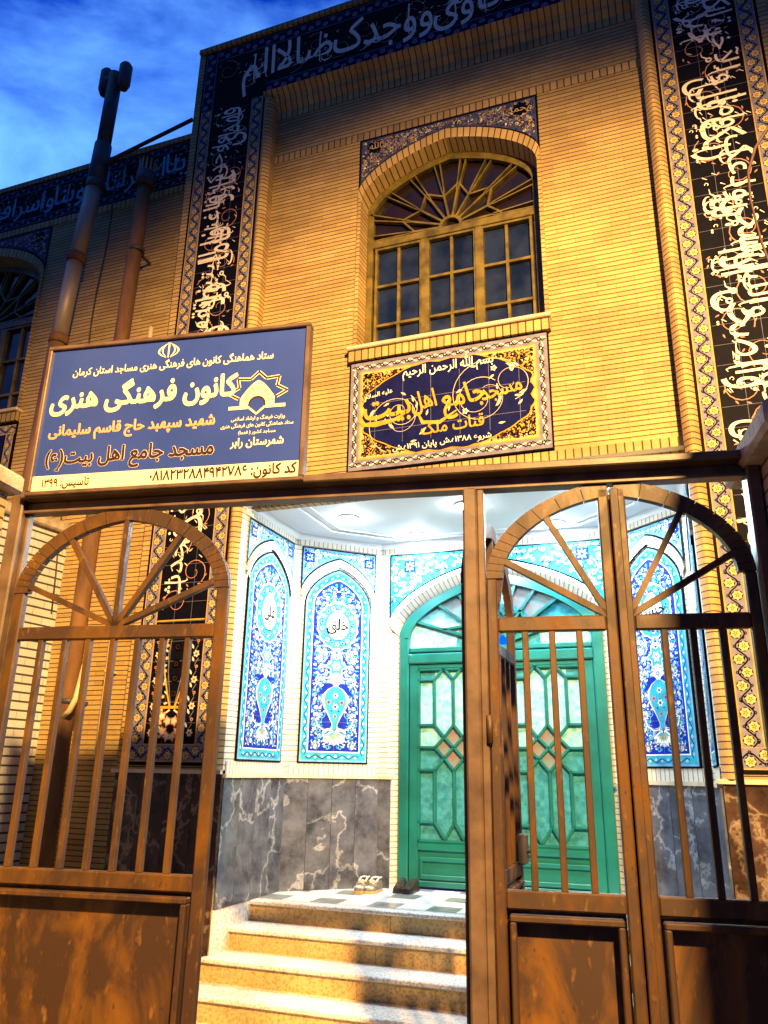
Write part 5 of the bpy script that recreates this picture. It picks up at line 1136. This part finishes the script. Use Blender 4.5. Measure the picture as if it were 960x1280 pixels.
for s in (-1, 1):
    p.ribbon([(ex+s*(.012+.022*math.sin(PI*k/10)), ey-e*.95+1.75*e*k/10) for k in range(11)], .002, .002, 'signcream', 1.2, .009)
    p.ribbon([(ex+s*(.010+.044*math.sin(PI*(k/10)**.9)), ey-e*1.05+1.9*e*k/10) for k in range(11)], .002, .002, 'signcream', 1.4, .011)
p.build('emblem', face)
p = Pat(O, gv, (0, 0, 1), -gn)                        # star, dome and arch
lx, ly = UV(.823, .43); r1, r2 = .150, .105
st = [(lx+(r1 if k % 2 == 0 else r2)*math.sin(PI*k/8), ly+(.105 if k % 2 == 0 else .074)*math.cos(PI*k/8)*1.06) for k in range(-5, 6)]
for q0, q1 in zip(st, st[1:]): p.ribbon([q0, q1], .017, .017, 'signcream', 1)
for q0, q1 in zip(st, st[1:]): p.ribbon([q0, q1], .009, .009, 'signbrown', 1.6)
dm = [(lx-.088, ly-.075)]+[(lx+.088*x, ly-.03+.095*((1-abs(x)**1.6)*.8+.2*(1-abs(x)))) for x in [-1+k/8 for k in range(17)]]+[(lx+.088, ly-.075)]
p.poly(dm, 'signcream', 2.2); p.rect(lx-.145, ly-.088, lx+.145, ly-.070, 'signcream', 2.6)
p.poly([(lx-.045, ly-.075)]+[(lx+.045*math.cos(PI-PI*k/10), ly-.065+.045*math.sin(PI*k/10)) for k in range(11)]+[(lx+.045, ly-.075)], 'signbrown', 3); p.poly([(lx-.036, ly-.08)]+[(lx+.036*math.cos(PI-PI*k/10), ly-.068+.036*math.sin(PI*k/10)) for k in range(11)]+[(lx+.036, ly-.08), (lx, ly-.105)], 'signblue', 3.4)
p.ribbon([(lx-.036, ly-.085), (lx, ly-.116), (lx+.036, ly-.085)], .012, .012, 'signcream', 3.2)
for k in range(9): p.ring(lx+.062*math.cos(PI*(k+.5)/9), ly-.055+.075*math.sin(PI*(k+.5)/9), .007, .003, 'gold', 3, 6)
p.build('dome_logo', face)

# ------------------------------------------------------------------ boundary walls and gate piers
def pier(name, label, u0, u1, d0, d1, top, over, dz=.11, tall=None):
    t = thing(name, gx(((u0+u1)/2, (d0+d1)/2, 0)), label, 'wall'); m = MB(gx)
    m.box(u0, u1, d0, d1, 0, top, M_pier); m.build('brickwork', t)
    if tall: m = MB(gx); m.box(*tall, M_pier); m.build('added_shade_wall', t)  # unseen tall block added to shade the gate leaf and yard wall
    m = MB(gx); r = random.Random(len(label)); L_ = (d1-d0+2*over); n = max(1, round(L_/.55))
    for k in range(n):
        a = d0-over+L_*k/n+.003; b = d0-over+L_*(k+1)/n-.003; m.cbox(u0-over, u1+over, a, b, top+.002+r.uniform(0, .004), top+dz+r.uniform(-.006, .006), M_cope, .018)
    m.build('coping', t); return t
pier('gate_pier', 'brick wall end with thick coping on the left of the gate below the sign', -2.70, -2.328, -2.2, -.055, 3.085, .055, .11, (-6.5, -2.37, -.95, -.62, 0, 4.7))
pier('gate_pier', 'shaded brick wall end with rough coping on the right of the gate', 1.212, 1.56, -.40, .19, 3.02, .08, .11, (1.235, 1.46, -1.62, -.70, 0, 3.95))
t = thing('yard_wall', (-5.65, 4.2, 0), 'tall pale brick yard wall behind the left gate leaf', 'wall')
def yx(p): s = (5.90-p[1]); return (-5.50+p[0]-.105*s, p[1], p[2])
m = MB(yx); m.box(-.22, 0, 2.95, 5.90, 0, 3.95, M_white); m.build('brickwork', t)
m = MB(yx); 
for k in range(5): m.cbox(-.28, .06, 2.93+k*.594, 2.93+(k+1)*.594-.006, 3.952, 4.06, M_cope, .015)
m.build('coping', t)
t = thing('yard_wall', (1.95, 5, 0), 'low brick yard wall running back from the right gate pier to the mosque', 'wall')
m = MB(); m.box(1.85, 2.07, 3.75, 5.90, 0, 2.9, M_white); m.build('brickwork', t); m = MB(); m.cbox(1.80, 2.12, 3.73, 5.9, 2.902, 3.0, M_cope, .015); m.build('coping', t)

# ------------------------------------------------------------------ shoes left at the door
def shoe(x, y, rot, label, upper, trim, sole, kind):
    t = thing('shoe', (x, y, Z(ZL+.004)), label, 'shoe', 'shoes left on the landing'); ca, sa = math.cos(rot), math.sin(rot)
    xf = lambda p: (x+p[0]*ca-p[1]*sa, y+p[0]*sa+p[1]*ca, Z(ZL+.0045)+p[2])
    L_ = [(-.135, .022, .045), (-.125, .038, .058), (-.09, .048, .060), (-.05, .047, .075), (-.01, .042, .095), (.04, .038, .105), (.09, .037, .108), (.125, .033, .105), (.137, .020, .095)]
    m = MB(xf); n = 14
    ring = lambda st, z0, k=1: [(st[1]*k*math.cos(PI*2*i/n), st[0]+.0, z0) for i in range(n)]
    out = [(s_[1]*1.08, s_[0]) for s_ in L_]; loop = [(w, yy) for w, yy in out]+[(-w, yy) for w, yy in out[::-1]]
    for (za, zb) in ((0, .024),):
        for q0, q1 in zip(loop, loop[1:]+loop[:1]): m.face([(*q0, za), (*q1, za), (*q1, zb), (*q0, zb)], sole)
        m.face([(*q, zb) for q in loop], sole); m.face([(*q, za) for q in loop[::-1]], sole)
    m.build('sole', t)
    m = MB(xf); rows = []
    for (yy, w, h) in L_:
        rows.append([(w*1.02*math.cos(PI*i/10), yy, .022+(h-.022)*max(0, math.sin(PI*i/10))**.75) for i in range(11)])
    for a, b in zip(rows, rows[1:]):
        for i in range(10): 
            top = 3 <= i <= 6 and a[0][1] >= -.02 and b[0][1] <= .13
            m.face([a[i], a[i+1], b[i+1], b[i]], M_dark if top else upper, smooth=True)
    m.face(rows[0], upper); m.face(rows[-1][::-1], upper); m.build('upper', t)
    if trim:
        m = MB(xf); m.tube([(.036*math.cos(PI*.18), -.02, .088), (.03, .04, .112), (.026, .11, .112), (0, .135, .104), (-.026, .11, .112), (-.03, .04, .112), (-.036*math.cos(PI*.18), -.02, .088)], .008, trim, 8); m.build('collar', t)
        m = MB(xf)
        for k in range(3): m.tube([(-.026, -.055+.02*k, .074+.008*k), (0, -.058+.02*k, .085+.008*k), (.026, -.055+.02*k, .074+.008*k)], .004, trim, 6)
        m.tube([(-.040, -.11, .045), (0, -.128, .056), (.040, -.11, .045)], .011, trim, 8); m.build('laces', t)
shoe(-2.765, 7.10, .06, 'left one of the grey sneakers with tan soles, nearer the corner', M_shoe, M_shoew, M_sole, 0)
shoe(-2.665, 7.11, -.04, 'right one of the grey sneakers with tan soles', M_shoe, M_shoew, M_sole, 0)
shoe(-2.47, 7.27, .10, 'left one of the black shoes before the green door', M_black, None, M_black, 1)
shoe(-2.37, 7.26, -.05, 'right one of the black shoes before the green door', M_black, None, M_black, 1)

# ------------------------------------------------------------------ loose branch hanging at the right edge
m = MB(); m.tube([(1.05, 3.55, Z(3.35)), (.80, 3.58, Z(3.22)), (.697, 3.6, Z(3.119)), (.626, 3.6, Z(3.016)), (.577, 3.6, Z(2.88)), (.568, 3.6, Z(2.714)), (.585, 3.6, Z(2.475)), (.62, 3.58, Z(2.2)), (.70, 3.56, Z(1.8)), (.74, 3.54, Z(1.34))], [.009, .009, .008, .008, .007, .006, .006, .007, .008, .009], M_twig, 8)
tag(m.build('bare_branch'), 'thin curved red brown branch rising from the right gate pier against the inscription', 'branch')
